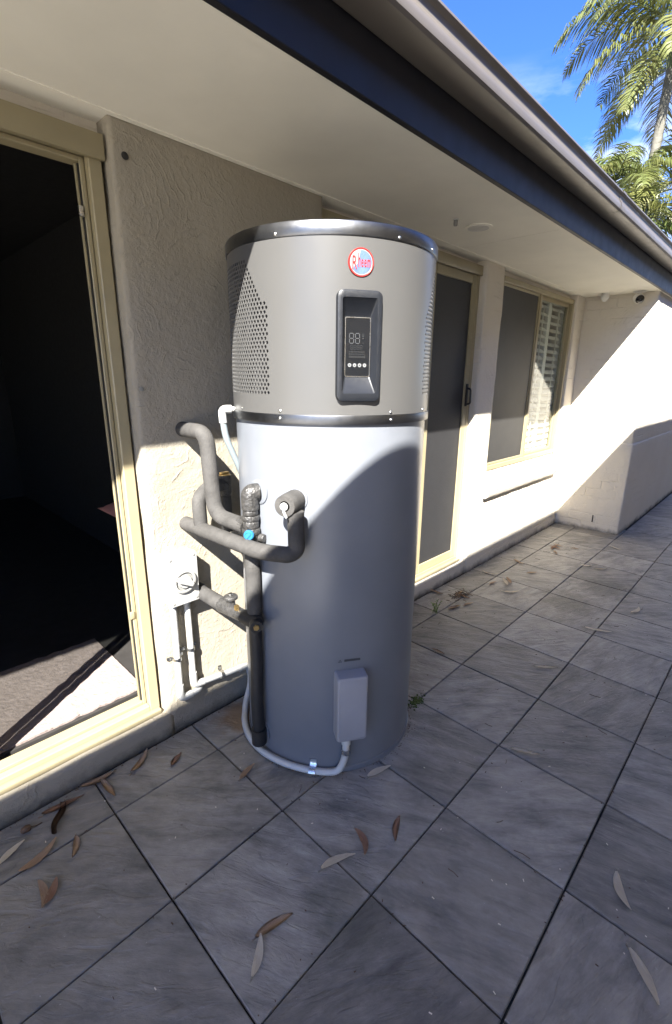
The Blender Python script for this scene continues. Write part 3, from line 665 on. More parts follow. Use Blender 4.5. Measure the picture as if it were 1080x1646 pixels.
for k in range(4):
    bx, by = -.0232 + k * .0153, -.0485; bm = bmesh.new()
    add_loops(bm, [[P4 @ p for p in circ(r, SZ, 20, bx, by)] for r in (.0056, .0046)]); add_loops(bm, [[P4 @ p for p in circ(r, SZ, 20, bx, by)] for r in (.0043, .0001)])
    b = fin('button', bm, M['icon'], cp, recalc=False)
    ic = [[(-.0022, .0006, .0022, .0016), (-.0022, -.0016, .0022, -.0006)], [(-.0018, -.0016, .0018, -.0006), (-.0011, -.0006, .0011, .0012)], [(-.0019, -.0014, .0019, .0002), (-.0009, .0002, .0009, .0018)], [(-.0005, -.0020, .0005, .0020), (-.0016, .0004, .0016, .0012)]][k]
    quads('icon', [(bx + a, by + b_, bx + c, by + d_) for a, b_, c, d_ in ic], M['screen'], cp, SZ + .0002)
# round badge
B4 = tangent(237.7, RJ - .0004, 1.739)
bd = local('badge', B4, [circ(.0372, -.004, 40), circ(.0372, .0022, 40), circ(.0362, .0036, 40), circ(.0335, .0036, 40), circ(.0325, .0028, 40)], M['red'], W, cap1=False)
local('badge_face', B4, [circ(.0330, .0024, 40), circ(.0328, .0029, 40)], M['white'], bd)
bm = bmesh.new(); pts = []
for k in range(25):
    a = rad(-150 + 240 * k / 24); pts.append(Vector((.0305 * cos(a) * 1.0, .0305 * sin(a), .0031)))
pts += [Vector((-.0015, .030, .0031)), Vector((-.006, .012, .0031)), Vector((-.010, -.004, .0031)), Vector((-.0245, -.0155, .0031))]
bm.faces.new([bm.verts.new(B4 @ p) for p in pts]); fin('badge_sky', bm, M['blue'], bd)
def lettering(name, txt, size, x, y, sx, M4, mat, par, z, sy=1.0, ext=.0003, off=0.0):
    cu = bpy.data.curves.new(name, 'FONT'); cu.body = txt; cu.size = size; cu.extrude = ext; cu.offset = off; cu.resolution_u = 3
    o = bpy.data.objects.new(name, cu); COL.objects.link(o)
    dg = bpy.context.evaluated_depsgraph_get(); me = bpy.data.meshes.new_from_object(o.evaluated_get(dg)); bpy.data.objects.remove(o)
    for v in me.vertices: v.co = M4 @ Vector((x + v.co.x * sx, y + v.co.y * sy, z + v.co.z))
    me.materials.clear(); me.materials.append(mat)
    r = link(name, me, mat, par); r.matrix_parent_inverse = Matrix.Translation(-root_loc(par)); return r
lettering('letter', 'R', .050, -.0272, -.0185, .50, B4, M['red'], bd, .0036, off=.0001)
lettering('letter', 'h', .052, -.0100, -.0125, .32, B4, M['red'], bd, .0036, off=.0004)
for ch, x in (('e', -.0005), ('e', .0082), ('m', .0168)): lettering('letter', ch, .042, x, -.0118, .37 if ch == 'e' else .33, B4, M['red'], bd, .0036, off=.0004)
# lower element cover and label
E4 = tangent(236.6, RB, 0.308)
local('element_cover', E4, [rrect(.112, .262, .010, -.02), rrect(.112, .262, .010, .040), rrect(.108, .258, .012, .049), rrect(.098, .246, .012, .053)], M['cover'], W, ang=30)
L4 = tangent(236.2, RB - .0012, 0.478)
lb = quads('warning_label', [(-.018, -.005, .040, .004)], M['label'], W, .0022, L4)
bm = bmesh.new(); tri = [Vector((-.040, -.006, .0022)), Vector((-.026, -.006, .0022)), Vector((-.033, .006, .0022))]; cen = Vector((-.033, -.002, .0022))
add_loops(bm, [[L4 @ p for p in tri], [L4 @ (cen + (p - cen) * .6) for p in tri]]); fin('warning_triangle', bm, M['label'], W)
quads('triangle_mark', [(-.0335, -.0035, -.0325, .001)], M['label'], W, .0022, L4)
# connection flanges
for a, z, r in ((181, 1.062, .042), (206, 1.058, .040), (176, 0.095, .046)):
    disc('port_flange', cy(a, RB - .001, z), (cos(rad(a)), sin(rad(a)), 0), r, 0.006, M['enamel'], W, 26)

# ------------------------------------------------------------------ pipework
SX, SY = 0.906, 1.262                           # valve stack beside the tank
# hot and cold valve stack
t = empty('mixing_valve', (SX, SY, 0.86), 'taped upright valve body with a bright blue cap at the side of the tank', 'valve')
tube('elbow', [cy(181, RB + .004, 1.062), (SX, SY, 1.062), (SX, SY, 1.005)], 0.029, M['tape'], t, 18, 0.03)
for z0, z1, r in ((1.004, 0.985, .026), (0.984, 0.966, .030), (0.9655, 0.94, .0275), (0.9395, 0.918, .031), (0.9175, 0.885, .028)):
    tube('tape_wrap', [(SX, SY, z0), (SX, SY, z0 - .003), (SX, SY, z1 + .003), (SX, SY, z1)], r, M['tape'], t, 18, radii=[r * .93, r, r, r * .93])
cd = Vector((-.72, -.69, 0.02)).normalized(); c0 = Vector((SX, SY, 0.926))
tube('cap_stem', [c0 + cd * .022, c0 + cd * .036], 0.014, M['tape'], t, 12)
M4 = frame_at(c0 + cd * .036, (-cd.y, cd.x, 0) if False else Vector((0, 0, 1)).cross(cd), (0, 0, 1))
bm = bmesh.new(); N = 24
lp = lambda r, z, k_=.0012: [M4 @ Vector(((r + (k_ if k % 2 else 0)) * cos(2 * pi * k / N), (r + (k_ if k % 2 else 0)) * sin(2 * pi * k / N), z)) for k in range(N)]
add_loops(bm, [lp(.0150, 0), lp(.0165, .002), lp(.0160, .012), lp(.0135, .0155, 0), lp(.0120, .0155, 0), lp(.0110, .0125, 0)], True, True, True)
cap = fin('cap', bm, M['bluecap'], t, smooth=True, ang=30)
bm = bmesh.new(); add_box(bm, -.010, .010, -.0022, .0022, .0120, .0165, M4 @ Matrix.Rotation(rad(50), 4, 'Z')); fin('cap_grip', bm, M['bluecap'], cap)
# drain side knob
disc('side_knob', (SX + .018, SY - .026, 0.905), (.3, -1, 0), 0.015, 0.018, M['tape'], t, 16)
t = empty('drop_pipe', (SX, SY, 0.07), 'black lagged pipe running down the side of the tank to its low inlet', 'pipe')
tube('upper_lagging', [(SX, SY, 0.884), (SX, SY, 0.80)], 0.0255, M['foam'], t, 18)
tube('grey_sleeve', [(SX, SY, 0.7995), (SX + .001, SY, 0.60)], 0.0265, M['foam'], t, 18)
tube('black_lagging', [(SX + .001, SY, 0.5995), (SX + .004, SY + .003, 0.42), (SX - .001, SY + .004, 0.25), (SX + .003, SY + .006, 0.095), cy(176, RB + .006, 0.090)], 0.0235, M['blackfoam'], t, 18, 0.022)
tube('end_collar', [(SX + .003, SY + .006, 0.125), (SX + .003, SY + .006, 0.060)], 0.029, M['blackfoam'], t, 14)
# tee from wall into the drop pipe
t = empty('inlet_pipe', (0.880, WY, 0.607), 'lagged inlet pipe from the wall below the switch to the tank, with a tap', 'pipe')
IX, IZ = 0.882, 0.603
tube('wall_collar', [(IX, WY - .001, IZ), (IX, WY - .040, IZ)], 0.031, M['blackfoam'], t, 18)
tube('lagging', [(IX, WY - .0395, IZ), (IX, 1.432, IZ - .002)], 0.0275, M['foam'], t, 18)
tube('taped_joint', [(IX, 1.4315, IZ - .002), (IX, 1.40, IZ - .002), (IX + .002, 1.34, IZ - .003), (IX + .004, 1.30, IZ - .003)], 0.024, M['tape'], t, 14, radii=[.030, .027, .024, .022])
tube('black_stub', [(IX + .004, 1.2995, IZ - .003), (IX + .012, 1.225, IZ - .004)], 0.0265, M['blackfoam'], t, 16)
tube('tap_stem', [(IX, 1.372, IZ + .018), (IX, 1.372, IZ + .046)], 0.016, M['tape'], t, 12)
disc('tap_handle', (IX, 1.372, IZ + .044), (0, 0, 1), 0.026, 0.012, M['tape'], t, 18, .004)
disc('tap_cap', (IX, 1.372, IZ + .0602), (0, 0, 1), 0.010, 0.004, M['chrome'], t, 12)
tube('brass_nut', [(IX - .006, 1.325, IZ + .020), (IX - .010, 1.322, IZ + .034)], 0.010, M['brass'], t, 6)
tube('end_cap', [(IX + .006, 1.236, IZ - .004), (IX - .012, 1.205, IZ - .004)], 0.022, M['blackfoam'], t, 14); disc('bolt', (IX - .012, 1.205, IZ - .004), (-.5, -.86, 0), 0.011, 0.006, M['brass'], t, 6)
# hot pipe, upper
t = empty('upper_pipe', (0.878, WY, 1.243), 'upper grey lagged pipe leaving the wall and bending down to the valve', 'pipe')
tube('lagging', [(0.878, WY + .002, 1.243), (0.879, 1.462, 1.243), (0.881, 1.456, 1.10), (0.884, 1.445, 0.950), (0.903, 1.285, 0.938)], 0.0275, M['foam'], t, 20, 0.055, seg=8)
tube('taped_end', [(0.902, 1.318, 0.941), (0.905, 1.284, 0.938)], 0.0295, M['tape'], t, 16)
# relief line, lower
t = empty('lower_pipe', (0.868, WY, 0.890), 'lower grey lagged pipe from the wall past the valve and up to the relief port', 'pipe')
LX = 0.862
tube('lagging', [(LX, WY + .002, 0.885), (LX, 1.35, 0.888), (LX + .002, 1.16, 0.890), (LX + .045, 1.068, 0.893), (0.930, 1.058, 0.905), (0.930, 1.060, 1.032)], 0.0265, M['foam'], t, 20, 0.06, seg=8)
dr = Vector((cos(rad(206)), sin(rad(206)), 0)); c0 = cy(206, RB, 1.055)
u = Vector((0, 0, 1)); M4 = frame_at(c0, u.cross(dr), u)
local('lagging_sleeve', M4, [circ(.0345, .006, 28), circ(.0350, .060, 28), circ(.0335, .090, 28), circ(.0325, .0915, 28), circ(.0165, .0915, 28), circ(.0160, .055, 28)], M['foam'], t, False, True)
tube('relief_valve', [c0 + dr * .056, c0 + dr * .094], 0.0115, M['chrome'], t, 12)
disc('valve_cap', c0 + dr * .094, dr, 0.0125, 0.006, M['pvc'], t, 14, .003)
sd_ = u.cross(dr); tube('relief_lever', [c0 + dr * .099 + u * .006, c0 + dr * .106 - u * .012 + sd_ * .003, c0 + dr * .100 - u * .032 + sd_ * .009], 0.0042, M['pvc'], t, 8, .008)
# branch that loops from the wall valve into the lower pipe
tube('branch', [(LX + .004, 1.520, 0.900), (LX + .002, 1.520, 1.000), (0.905, 1.530, 1.030), (0.985, 1.548, 1.032)], 0.0255, M['foam'], t, 18, 0.05, seg=8)
t = empty('wall_valve', (1.0, 1.555, 0.86), 'black wrapped stop valve with a brass top, behind the upper pipe', 'valve')
tube('body', [(1.0, 1.552, 1.065), (1.0, 1.552, 1.0), (1.0, 1.552, 0.985)], 0.026, M['tape'], t, 16, radii=[.026, .027, .022])
tube('tail', [(1.0, 1.552, 0.9845), (1.0, 1.552, 0.84)], 0.0225, M['blackfoam'], t, 16)
disc('top_plate', (1.0, 1.552, 1.065), (0, 0, 1), 0.021, 0.005, M['brass'], t, 14); box('top_lever', 0.982, 1.018, 1.544, 1.560, 1.0705, 1.078, M['brass'], t, 0.002)
disc('side_port', (0.985, 1.530, 1.028), (-.6, -.8, 0), 0.017, 0.012, M['blackfoam'], t, 14)
# condensate hose
t = empty('drain_hose', (0.95, 1.42, 1.30), 'pale blue grey drain hose looping from the jacket band down behind the tank', 'hose')
HP = cy(152, RJ + .001, 1.322); HD = Vector((cos(rad(152)), sin(rad(152)), 0)); HQ = HP + HD * .042
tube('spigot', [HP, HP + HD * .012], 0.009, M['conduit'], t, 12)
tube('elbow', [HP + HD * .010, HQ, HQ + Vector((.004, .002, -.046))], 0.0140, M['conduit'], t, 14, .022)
tube('hose', [HQ + Vector((.004, .002, -.045)), HQ + Vector((.014, .006, -.10)), HQ + Vector((.062, .012, -.20)), HQ + Vector((.115, .025, -.30)), HQ + Vector((.17, .05, -.44))], 0.0115, M['hose'], t, 14, .08)

# ------------------------------------------------------------------ isolator and conduits
t = empty('isolator_switch', (0.80, WY, 0.69), 'white isolator switch box with a round rotary knob on the cream wall', 'switch')
I4 = frame_at((0.800, WY - .002, 0.690), (1, 0, 0), (0, 0, 1))
# local z points out of the wall (towards -Y)
local('body', I4, [rrect(.118, .198, .006, -.004), rrect(.118, .198, .006, .044)], M['box'], t, True, True, ang=30)
fc = local('cover', I4, [rrect(.122, .202, .008, .0442), rrect(.122, .202, .008, .062), rrect(.118, .198, .007, .066)], M['box'], t, True, True, ang=30)
local('dial_ring', I4, [circ(.047, .0655, 36, cy=-.006), circ(.047, .074, 36, cy=-.006), circ(.044, .076, 36, cy=-.006), circ(.037, .076, 36, cy=-.006), circ(.036, .068, 36, cy=-.006)], M['box'], fc, False, True)
K4 = I4 @ Matrix.Translation((0, -.006, 0)) @ Matrix.Rotation(rad(-28), 4, 'Z')
local('dial_face', K4, [circ(.0355, .0685, 32), circ(.0350, .0700, 32)], M['midgrey'], fc)
kb = local('knob', K4, [rrect(.066, .024, .010, .0695), rrect(.066, .022, .010, .088), rrect(.060, .016, .007, .092)], M['box'], fc, True, True)
local('knob_boss', K4, [circ(.026, .0695, 28), circ(.024, .080, 28)], M['box'], fc)
disc('padlock_hole', K4 @ Vector((.026, 0, .0922)), -Vector((0, 1, 0)), 0.0042, 0.0006, M['midgrey'], fc, 10)
for x in (-.048, .048):
    for y in (-.088, .088): disc('screw', I4 @ Vector((x, y, .0658)), (0, -1, 0), 0.0055, 0.0015, M['midgrey'], fc, 10)
cy_ = WY - .026
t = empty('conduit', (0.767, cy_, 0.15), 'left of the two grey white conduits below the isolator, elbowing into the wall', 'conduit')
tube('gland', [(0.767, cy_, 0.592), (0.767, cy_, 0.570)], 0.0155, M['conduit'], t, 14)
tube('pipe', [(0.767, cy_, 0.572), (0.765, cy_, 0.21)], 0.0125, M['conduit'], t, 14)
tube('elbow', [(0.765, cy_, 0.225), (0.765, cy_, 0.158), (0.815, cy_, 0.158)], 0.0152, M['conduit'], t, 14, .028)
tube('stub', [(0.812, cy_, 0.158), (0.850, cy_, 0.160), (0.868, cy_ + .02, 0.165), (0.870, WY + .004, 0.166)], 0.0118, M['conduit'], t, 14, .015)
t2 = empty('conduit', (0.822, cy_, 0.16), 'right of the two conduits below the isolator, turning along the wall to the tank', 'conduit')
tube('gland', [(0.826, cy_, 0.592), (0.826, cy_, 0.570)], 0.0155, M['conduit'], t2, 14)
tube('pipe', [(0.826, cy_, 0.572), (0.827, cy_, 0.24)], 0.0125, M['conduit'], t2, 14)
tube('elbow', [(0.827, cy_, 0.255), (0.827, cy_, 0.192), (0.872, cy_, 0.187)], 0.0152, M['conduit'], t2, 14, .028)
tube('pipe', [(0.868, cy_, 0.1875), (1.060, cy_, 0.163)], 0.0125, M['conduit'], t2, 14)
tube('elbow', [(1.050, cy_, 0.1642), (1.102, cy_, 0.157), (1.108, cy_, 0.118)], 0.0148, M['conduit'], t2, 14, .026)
def saddle(par, c, along):
    along = Vector(along); out = Vector((0, -1, 0)); sdv = along.cross(out).normalized()
    bm = bmesh.new()
    pr = [sdv * -.034 + out * -.022, sdv * -.016 + out * -.021, sdv * -.0150 + out * .004]
    pr += [sdv * (.0150 * sin(a)) + out * (.0150 * cos(a)) for a in [rad(-60 + 24 * k) for k in range(6)]] + [sdv * .0150 + out * .004, sdv * .016 + out * -.021, sdv * .034 + out * -.022]
    A = [Vector(c) + p + along * .007 for p in pr]; B = [Vector(c) + p - along * .007 for p in pr]; B2 = [p + out * .0012 for p in B]; A2 = [p + out * .0012 for p in A]
    add_loops(bm, [A, A2, B2, B, A], close=False)
    return fin('saddle_clip', bm, M['chrome'], par, smooth=True, ang=60)
saddle(t, (0.766, cy_, 0.345), (0, 0, 1)); saddle(t2, (0.8265, cy_, 0.365), (0, 0, 1)); saddle(t2, (0.960, cy_, 0.1760), Vector((1, 0, -.12)).normalized())
# flexible conduit round the foot of the tank to the element cover
t = empty('flexible_conduit', (1.0, 1.06, 0.0), 'ribbed grey white flexible conduit curling round the foot of the tank to the lower cover', 'conduit')
fp = [(1.108, cy_, 0.119), (1.09, 1.575, 0.075), cy(132, RB + .026, 0.034)] + [cy(a, RB + .020 + .004 * sin(rad(a * 3)), 0.017 + .003 * sin(rad(a * 4))) for a in range(140, 226, 6)]
fp += [cy(229, RB + .020, 0.024), cy(232, RB + .022, 0.048), cy(233.8, RB + .024, 0.09), cy(234.2, RB + .026, 0.135), cy(234.2, RB + .028, 0.180)]
def smoothpath(p, n):
    p = [Vector(q) for q in p]; out = []
    for i in range(len(p) - 1):
        a, b, c, d_ = p[max(i - 1, 0)], p[i], p[i + 1], p[min(i + 2, len(p) - 1)]
        k = max(2, int((c - b).length / n))
        for j in range(k):
            s = j / k; out.append(0.5 * ((2 * b) + (c - a) * s + (2 * a - 5 * b + 4 * c - d_) * s * s + (3 * b - a - 3 * c + d_) * s ** 3))
    out.append(p[-1]); return out
sp_ = smoothpath(fp, 0.0030); bm = bmesh.new()
add_tube(bm, sp_, 0.0125, 14, True, [0.0134 if i % 2 else 0.0120 for i in range(len(sp_))])
fin('ribbed_tube', bm, M['pvc'], t, smooth=True, ang=80)
q = cy(234.2, RB + .0275, 0.150); tube('gland', [q, q + Vector((0, 0, .030))], 0.0165, M['pvc'], t, 14)
q = cy(234.1, RB + .0255, 0.105); tube('band', [q, q + Vector((0, 0, .022))], 0.0152, M['chrome'], t, 14)
def foot_clip(a):
    bm = bmesh.new(); tn = Vector((-sin(rad(a)), cos(rad(a)), 0)); n_ = Vector((cos(rad(a)), sin(rad(a)), 0)); c = cy(a, RB + .020, 0.018)
    pr = [n_ * -.018 + Vector((0, 0, .040)), n_ * -.018 + Vector((0, 0, .018))] + [n_ * (.0160 * sin(b)) + Vector((0, 0, .0160 * cos(b))) for b in [rad(-40 + 26 * k) for k in range(8)]]
    A = [c + p + tn * .012 for p in pr]; B = [c + p - tn * .012 for p in pr]; A2 = [p + n_ * .0012 for p in A]; B2 = [p + n_ * .0012 for p in B]
    add_loops(bm, [A, A2, B2, B, A], close=False); return fin('saddle_clip', bm, M['chrome'], t, smooth=True, ang=60)
foot_clip(215)

# ------------------------------------------------------------------ palms beyond the end of the house
def frond_mesh(seed, L, e0, droop, nl=62, hang=1.15):
    R = random.Random(seed); bm = bmesh.new(); pts = []; p = Vector((0, 0, 0)); n = 22
    for i in range(n + 1):
        tt = i / n; an = e0 - droop * tt ** 1.25; pts.append(p.copy()); p = p + Vector((cos(an), 0, sin(an))) * L / n
    add_tube(bm, pts, .02, 5, False, [.026 * (1 - .85 * i / n) for i in range(n + 1)])
    for k in range(nl):
        tt = .14 + .86 * k / (nl - 1); f = tt * n; i = min(int(f), n - 1); q = pts[i].lerp(pts[i + 1], f - i); tg = (pts[i + 1] - pts[i]).normalized()
        ll = L * .29 * (sin(pi * min(1, tt * .80 + .16)) ** .7) * R.uniform(.8, 1.1)
        for s in (-1, 1):
            sd = Vector((0, s, 0)); dr_ = (sd * .80 + tg * .62 + Vector((0, 0, R.uniform(-.15, .35)))).normalized()
            a = q; w = R.uniform(.017, .025); pv = [a]
            d_ = dr_.copy()
            for _ in range(3):
                a = a + d_ * ll / 3; pv.append(a); d_ = (d_ + Vector((0, 0, -hang * R.uniform(.35, .75)))).normalized()
            wd_ = tg.cross(sd).cross(dr_); wd_ = (tg * .8 + Vector((0, 0, R.uniform(-.5, .5)))).normalized()
            ws = [w * .6, w, w * .8, .002]; Lf = [bm.verts.new(pv[j] - wd_ * ws[j]) for j in range(4)]; Rg = [bm.verts.new(pv[j] + wd_ * ws[j]) for j in range(4)]
            for j in range(3): bm.faces.new((Lf[j], Rg[j], Rg[j + 1], Lf[j + 1]))
    me = bpy.data.meshes.new('frond'); bm.to_mesh(me); bm.free(); me.materials.append(M['frond'])
    for pl in me.polygons: pl.use_smooth = True
    return me
FR = [frond_mesh(1, 2.9, rad(62), rad(120)), frond_mesh(2, 3.1, rad(36), rad(105)), frond_mesh(3, 2.9, rad(8), rad(80)), frond_mesh(4, 2.7, rad(-22), rad(58)), frond_mesh(5, 2.6, rad(80), rad(85), hang=.6)]
def palm(x, y, h, label, n, seed, sc_=1.0, flowers=0, cut=None):
    R = random.Random(seed); t = empty('palm_tree', (x, y, -.06), label, 'palm tree', 'palm trees beyond the roof')
    pts = []; radii = []
    for i in range(60):
        z = h * i / 59; pts.append((x + .15 * sin(z * .35 + seed), y + .1 * sin(z * .3), z - .06)); radii.append(.155 - .05 * i / 59 + (.010 if i % 2 else 0))
    tube('trunk', pts, .1, M['trunk'], t, 12, radii=radii)
    top = Vector(pts[-1]); tube('crownshaft', [top, top + Vector((0, 0, .35)), top + Vector((0, 0, .8)), top + Vector((0, 0, 1.0))], .1, M['crownshaft'], t, 12, radii=[.105, .135, .11, .05])
    for k in range(n):
        me = FR[(0, 1, 2, 1, 2, 3)[k % 6]] if k else FR[4]
        o = bpy.data.objects.new('frond', me); COL.objects.link(o); o.parent = t
        o.location = top + Vector((0, 0, .85 - .25 * (k % 6) / 5)) - Vector((x, y, -.06)); o.rotation_euler = (R.uniform(-.25, .25), R.uniform(-.1, .1), 2.399 * k + R.uniform(-.2, .2)); s = sc_ * R.uniform(.9, 1.1); o.scale = (s, s, s)
    for k in range(flowers):
        bm = bmesh.new(); a0 = 2.0 + k * 2.2; b0 = top + Vector((cos(a0) * .12, sin(a0) * .12, -.02))
        for j in range(46):
            a = a0 + R.uniform(-.9, .9); ln = R.uniform(.25, .55)
            p1 = b0 + Vector((cos(a) * ln, sin(a) * ln, R.uniform(-.12, .08))); p2 = p1 + Vector((cos(a) * .06, sin(a) * .06, -R.uniform(.45, .95)))
            add_tube(bm, [b0, p1, p2], .014, 4, False)
        fin('flower_spray', bm, M['flower'], t)
    return t
palm(16.2, 3.95, 9.0, 'tall palm tree with a slim bare trunk and its crown against the blue sky', 22, 3, 1.0)
palm(13.9, 4.25, 4.9, 'shorter palm tree with yellow hanging flower sprays just above the gutter', 15, 5, 0.72, 3)
palm(15.2, 3.55, 5.2, 'bushy green palm tree low behind the gutter at the edge of the picture', 16, 8, 0.85, 1)
palm(13.6, 3.45, 4.1, 'lowest palm tree, its pale fronds fanning out right over the gutter line', 14, 11, 0.8)

# ------------------------------------------------------------------ the patio roof over the photographer; its edge throws the lower shade line
nb = empty('unseen_outbuilding', (0, -3.5, 0), 'unseen building across the patio, its overhanging roof casting shade, its pale wall added for bounce', 'building')
ez = 0.075 + 1.54 * (WY + 0.15)
box('unseen_roof_sheet', -2.66, 13.0, -4.6, -0.17, ez - .02, ez + .05, M['render2'], nb)
box('wall', -2.66, 13.0, -3.6, -3.4, -.05, ez - .021, M['render2'], nb)  # unseen wall added, pale like the roof underside, to bounce warm fill
box('unseen_edge_beam', -2.66, 13.0, -0.169, -0.15, ez - .10, ez + .052, M['gutter'], nb)

# ------------------------------------------------------------------ leaves and litter on the paving
def leaf_mesh(L, w, bend, curl, seed):
    R = random.Random(seed); bm = bmesh.new(); n = 10; rows = []
    for i in range(n + 1):
        s = i / n; x = (s - .5) * L; yc = bend * L * (1 - (2 * s - 1) ** 2) - bend * L * .5
        hw = w * .72 * (sin(pi * min(1, s * .94 + .03)) ** .75) * (1 - .35 * s) * 1.25 + .0006
        zc = .0035 + curl * (abs(2 * s - 1) ** 2) * L * .10 + .0018 * R.random()
        tw = curl * .7 * (s - .4)
        rows.append([bm.verts.new((x, yc - hw * cos(tw), zc + hw * .22 + hw * sin(tw))), bm.verts.new((x, yc, zc)), bm.verts.new((x, yc + hw * cos(tw), zc + hw * .18 - hw * sin(tw) * .4))])
    for a, b in zip(rows, rows[1:]):
        for k in range(2): bm.faces.new((a[k], a[k + 1], b[k + 1], b[k]))
    # stalk
    a = Vector((-L / 2, rows[0][1].co.y, .004)); add_tube(bm, [a, a + Vector((-.10 * L, -.02 * L * (1 if bend > 0 else -1), .002))], .0008, 4, False)
    r_ = bmesh.ops.solidify(bm, geom=bm.faces[:], thickness=.0005)
    bmesh.ops.recalc_face_normals(bm, faces=bm.faces)
    me = bpy.data.meshes.new('leaf'); bm.to_mesh(me); bm.free()
    for p in me.polygons: p.use_smooth = True
    return me
LEAVES = [
 (0.563, 1.562, .114, 36, 'tan', .05, 'tan leaf standing against the plinth below the isolator conduits'),
 (0.664, 1.475, .067, 29, 'russet', .04, 'short russet leaf alone on the tile left of the tank foot'),
 (0.428, 1.521, .110, -87, 'tan', .03, 'tan leaf lying square across the first joint by the plinth'),
 (0.419, 1.590, .125, -7, 'tan', .06, 'long tan leaf tucked along the foot of the door plinth'),
 (0.293, 1.560, .128, -10, 'russet', .05, 'russet leaf lying under the dark bark strip near the door'),
 (0.124, 1.494, .085, 24, 'pale', .06, 'pale leaf cut by the left edge of the picture near the door'),
 (0.182, 1.419, .120, 20, 'tan', .08, 'long curved tan leaf on the joint below the bark strip'),
 (0.269, 1.375, .077, -115, 'tan', .07, 'small upright tan leaf just over the joint, right of the long curved one'),
 (0.153, 1.287, .092, -100, 'tan', .09, 'left leaf of the crossed tan pair on the lower left tile'),
 (0.174, 1.278, .075, 51, 'russet', .05, 'right leaf of the crossed tan pair on the lower left tile'),
 (0.819, 1.231, .084, 15, 'tan', .05, 'tan leaf on the joint left of the ribbed conduit'),
 (0.563, 0.753, .110, -14, 'tan', .04, 'brown pointed leaf touching the tip of a pale one, front tile'),
 (0.489, 0.728, .095, 40, 'pale', .05, 'pale leaf hanging from the brown pointed leaf on the front tile'),
 (0.810, 0.751, .114, -23, 'pale', .10, 'pale curled leaf in front of the tank, left of two russet leaves'),
 (0.909, 0.737, .093, -121, 'russet', .14, 'strongly curved russet leaf in front of the tank'),
 (1.023, 0.687, .092, -151, 'russet', .06, 'upright russet leaf in front of the tank, right of the curved one'),
 (1.168, 0.878, .104, -17, 'pale', .05, 'pale leaf touching the right foot of the tank'),
 (1.651, 0.522, .111, -64, 'pale', .05, 'pale leaf alone on the tile right of the tank, near a joint crossing'),
 (1.319, 0.100, .111, -147, 'pale', .07, 'slender pale leaf on the lower right tile, upper of two'),
 (1.131, 0.003, .117, -136, 'pale', .05, 'long pale leaf nearest the lower right corner'),
 (2.298, 0.686, .123, -53, 'pale', .03, 'straight pale leaf on the middle tile, second row from the right edge'),
 (2.901, 0.608, .141, -69, 'pale', .03, 'straight pale leaf across the long joint at the right'),
 (2.031, 1.157, .081, -93, 'tan', .04, 'small tan leaf on the tile right beside the tank'),
 (2.664, 1.574, .111, -90, 'tan', .04, 'tan leaf under the right door sill beside the tank edge'),
 (3.042, 1.210, .127, -45, 'pale', .04, 'pale leaf nearest the tank in the far drift, right of the weed'),
 (3.164, 1.303, .120, -141, 'pale', .06, 'left of two short leaves side by side in the far drift'),
 (3.209, 1.297, .111, -142, 'tan', .06, 'right of two short leaves side by side in the far drift'),
 (3.628, 1.404, .104, -110, 'tan', .04, 'tan leaf on the second joint under the window sill'),
 (3.486, 1.239, .093, -37, 'tan', .05, 'faint tan leaf in the open middle of the far paving'),
 (3.090, 1.367, .078, -11, 'tan', .05, 'little tan leaf at the back of the far drift'),
 (3.244, 1.464, .116, -76, 'pale', .06, 'pale leaf near the wall under the left end of the window'),
 (4.201, 1.320, .110, -105, 'russet', .05, 'russet leaf on top of the far heap below the window'),
 (4.211, 1.334, .150, -2, 'russet', .07, 'long russet leaf along the far heap below the window'),
 (4.280, 1.322, .096, -103, 'tan', .05, 'tan leaf at the back of the far heap below the window'),
 (4.071, 1.276, .091, -145, 'tan', .05, 'tan leaf at the near side of the far heap below the window'),
 (4.299, 1.190, .061, -60, 'russet', .05, 'short russet leaf just right of the far heap'),
 (3.945, 0.986, .090, -45, 'pale', .05, 'left leaf of the pale pair beyond the far joint'),
 (3.946, 0.886, .095, -53, 'pale', .04, 'right leaf of the pale pair beyond the far joint'),
 (4.564, 0.940, .115, -119, 'pale', .06, 'pale leaf closest to the far wall corner'),
 (3.351, 0.510, .114, -9, 'pale', .10, 'hooked pale leaf near the right edge, far paving'),
 (2.555, 1.368, .108, -16, 'tan', .05, 'tan leaf between the weed and the dark litter'),
 (2.660, 1.326, .081, -19, 'tan', .06, 'tan leaf on the right of the dark litter'),
 (2.746, 1.409, .100, -95, 'russet', .05, 'russet leaf lying over the dark litter'),
 (2.749, 1.448, .101, 5, 'tan', .07, 'tan leaf at the back of the dark litter'),
]
for k, (x, y, L, a, mt, bend, lab) in enumerate(LEAVES):
    me = leaf_mesh(L, .0125 + .0035 * random.random() + (.002 if L > .1 else 0), bend * (1 if k % 3 else -1) * 1.2, random.uniform(.1, .9), k)
    me.materials.append(M[mt]); o = bpy.data.objects.new('fallen_leaf', me); COL.objects.link(o)
    o.location = (x, y, 0.0008); o.rotation_euler = (0, 0, rad(a)); tag(o, lab, 'leaf', 'fallen gum leaves on the paving')
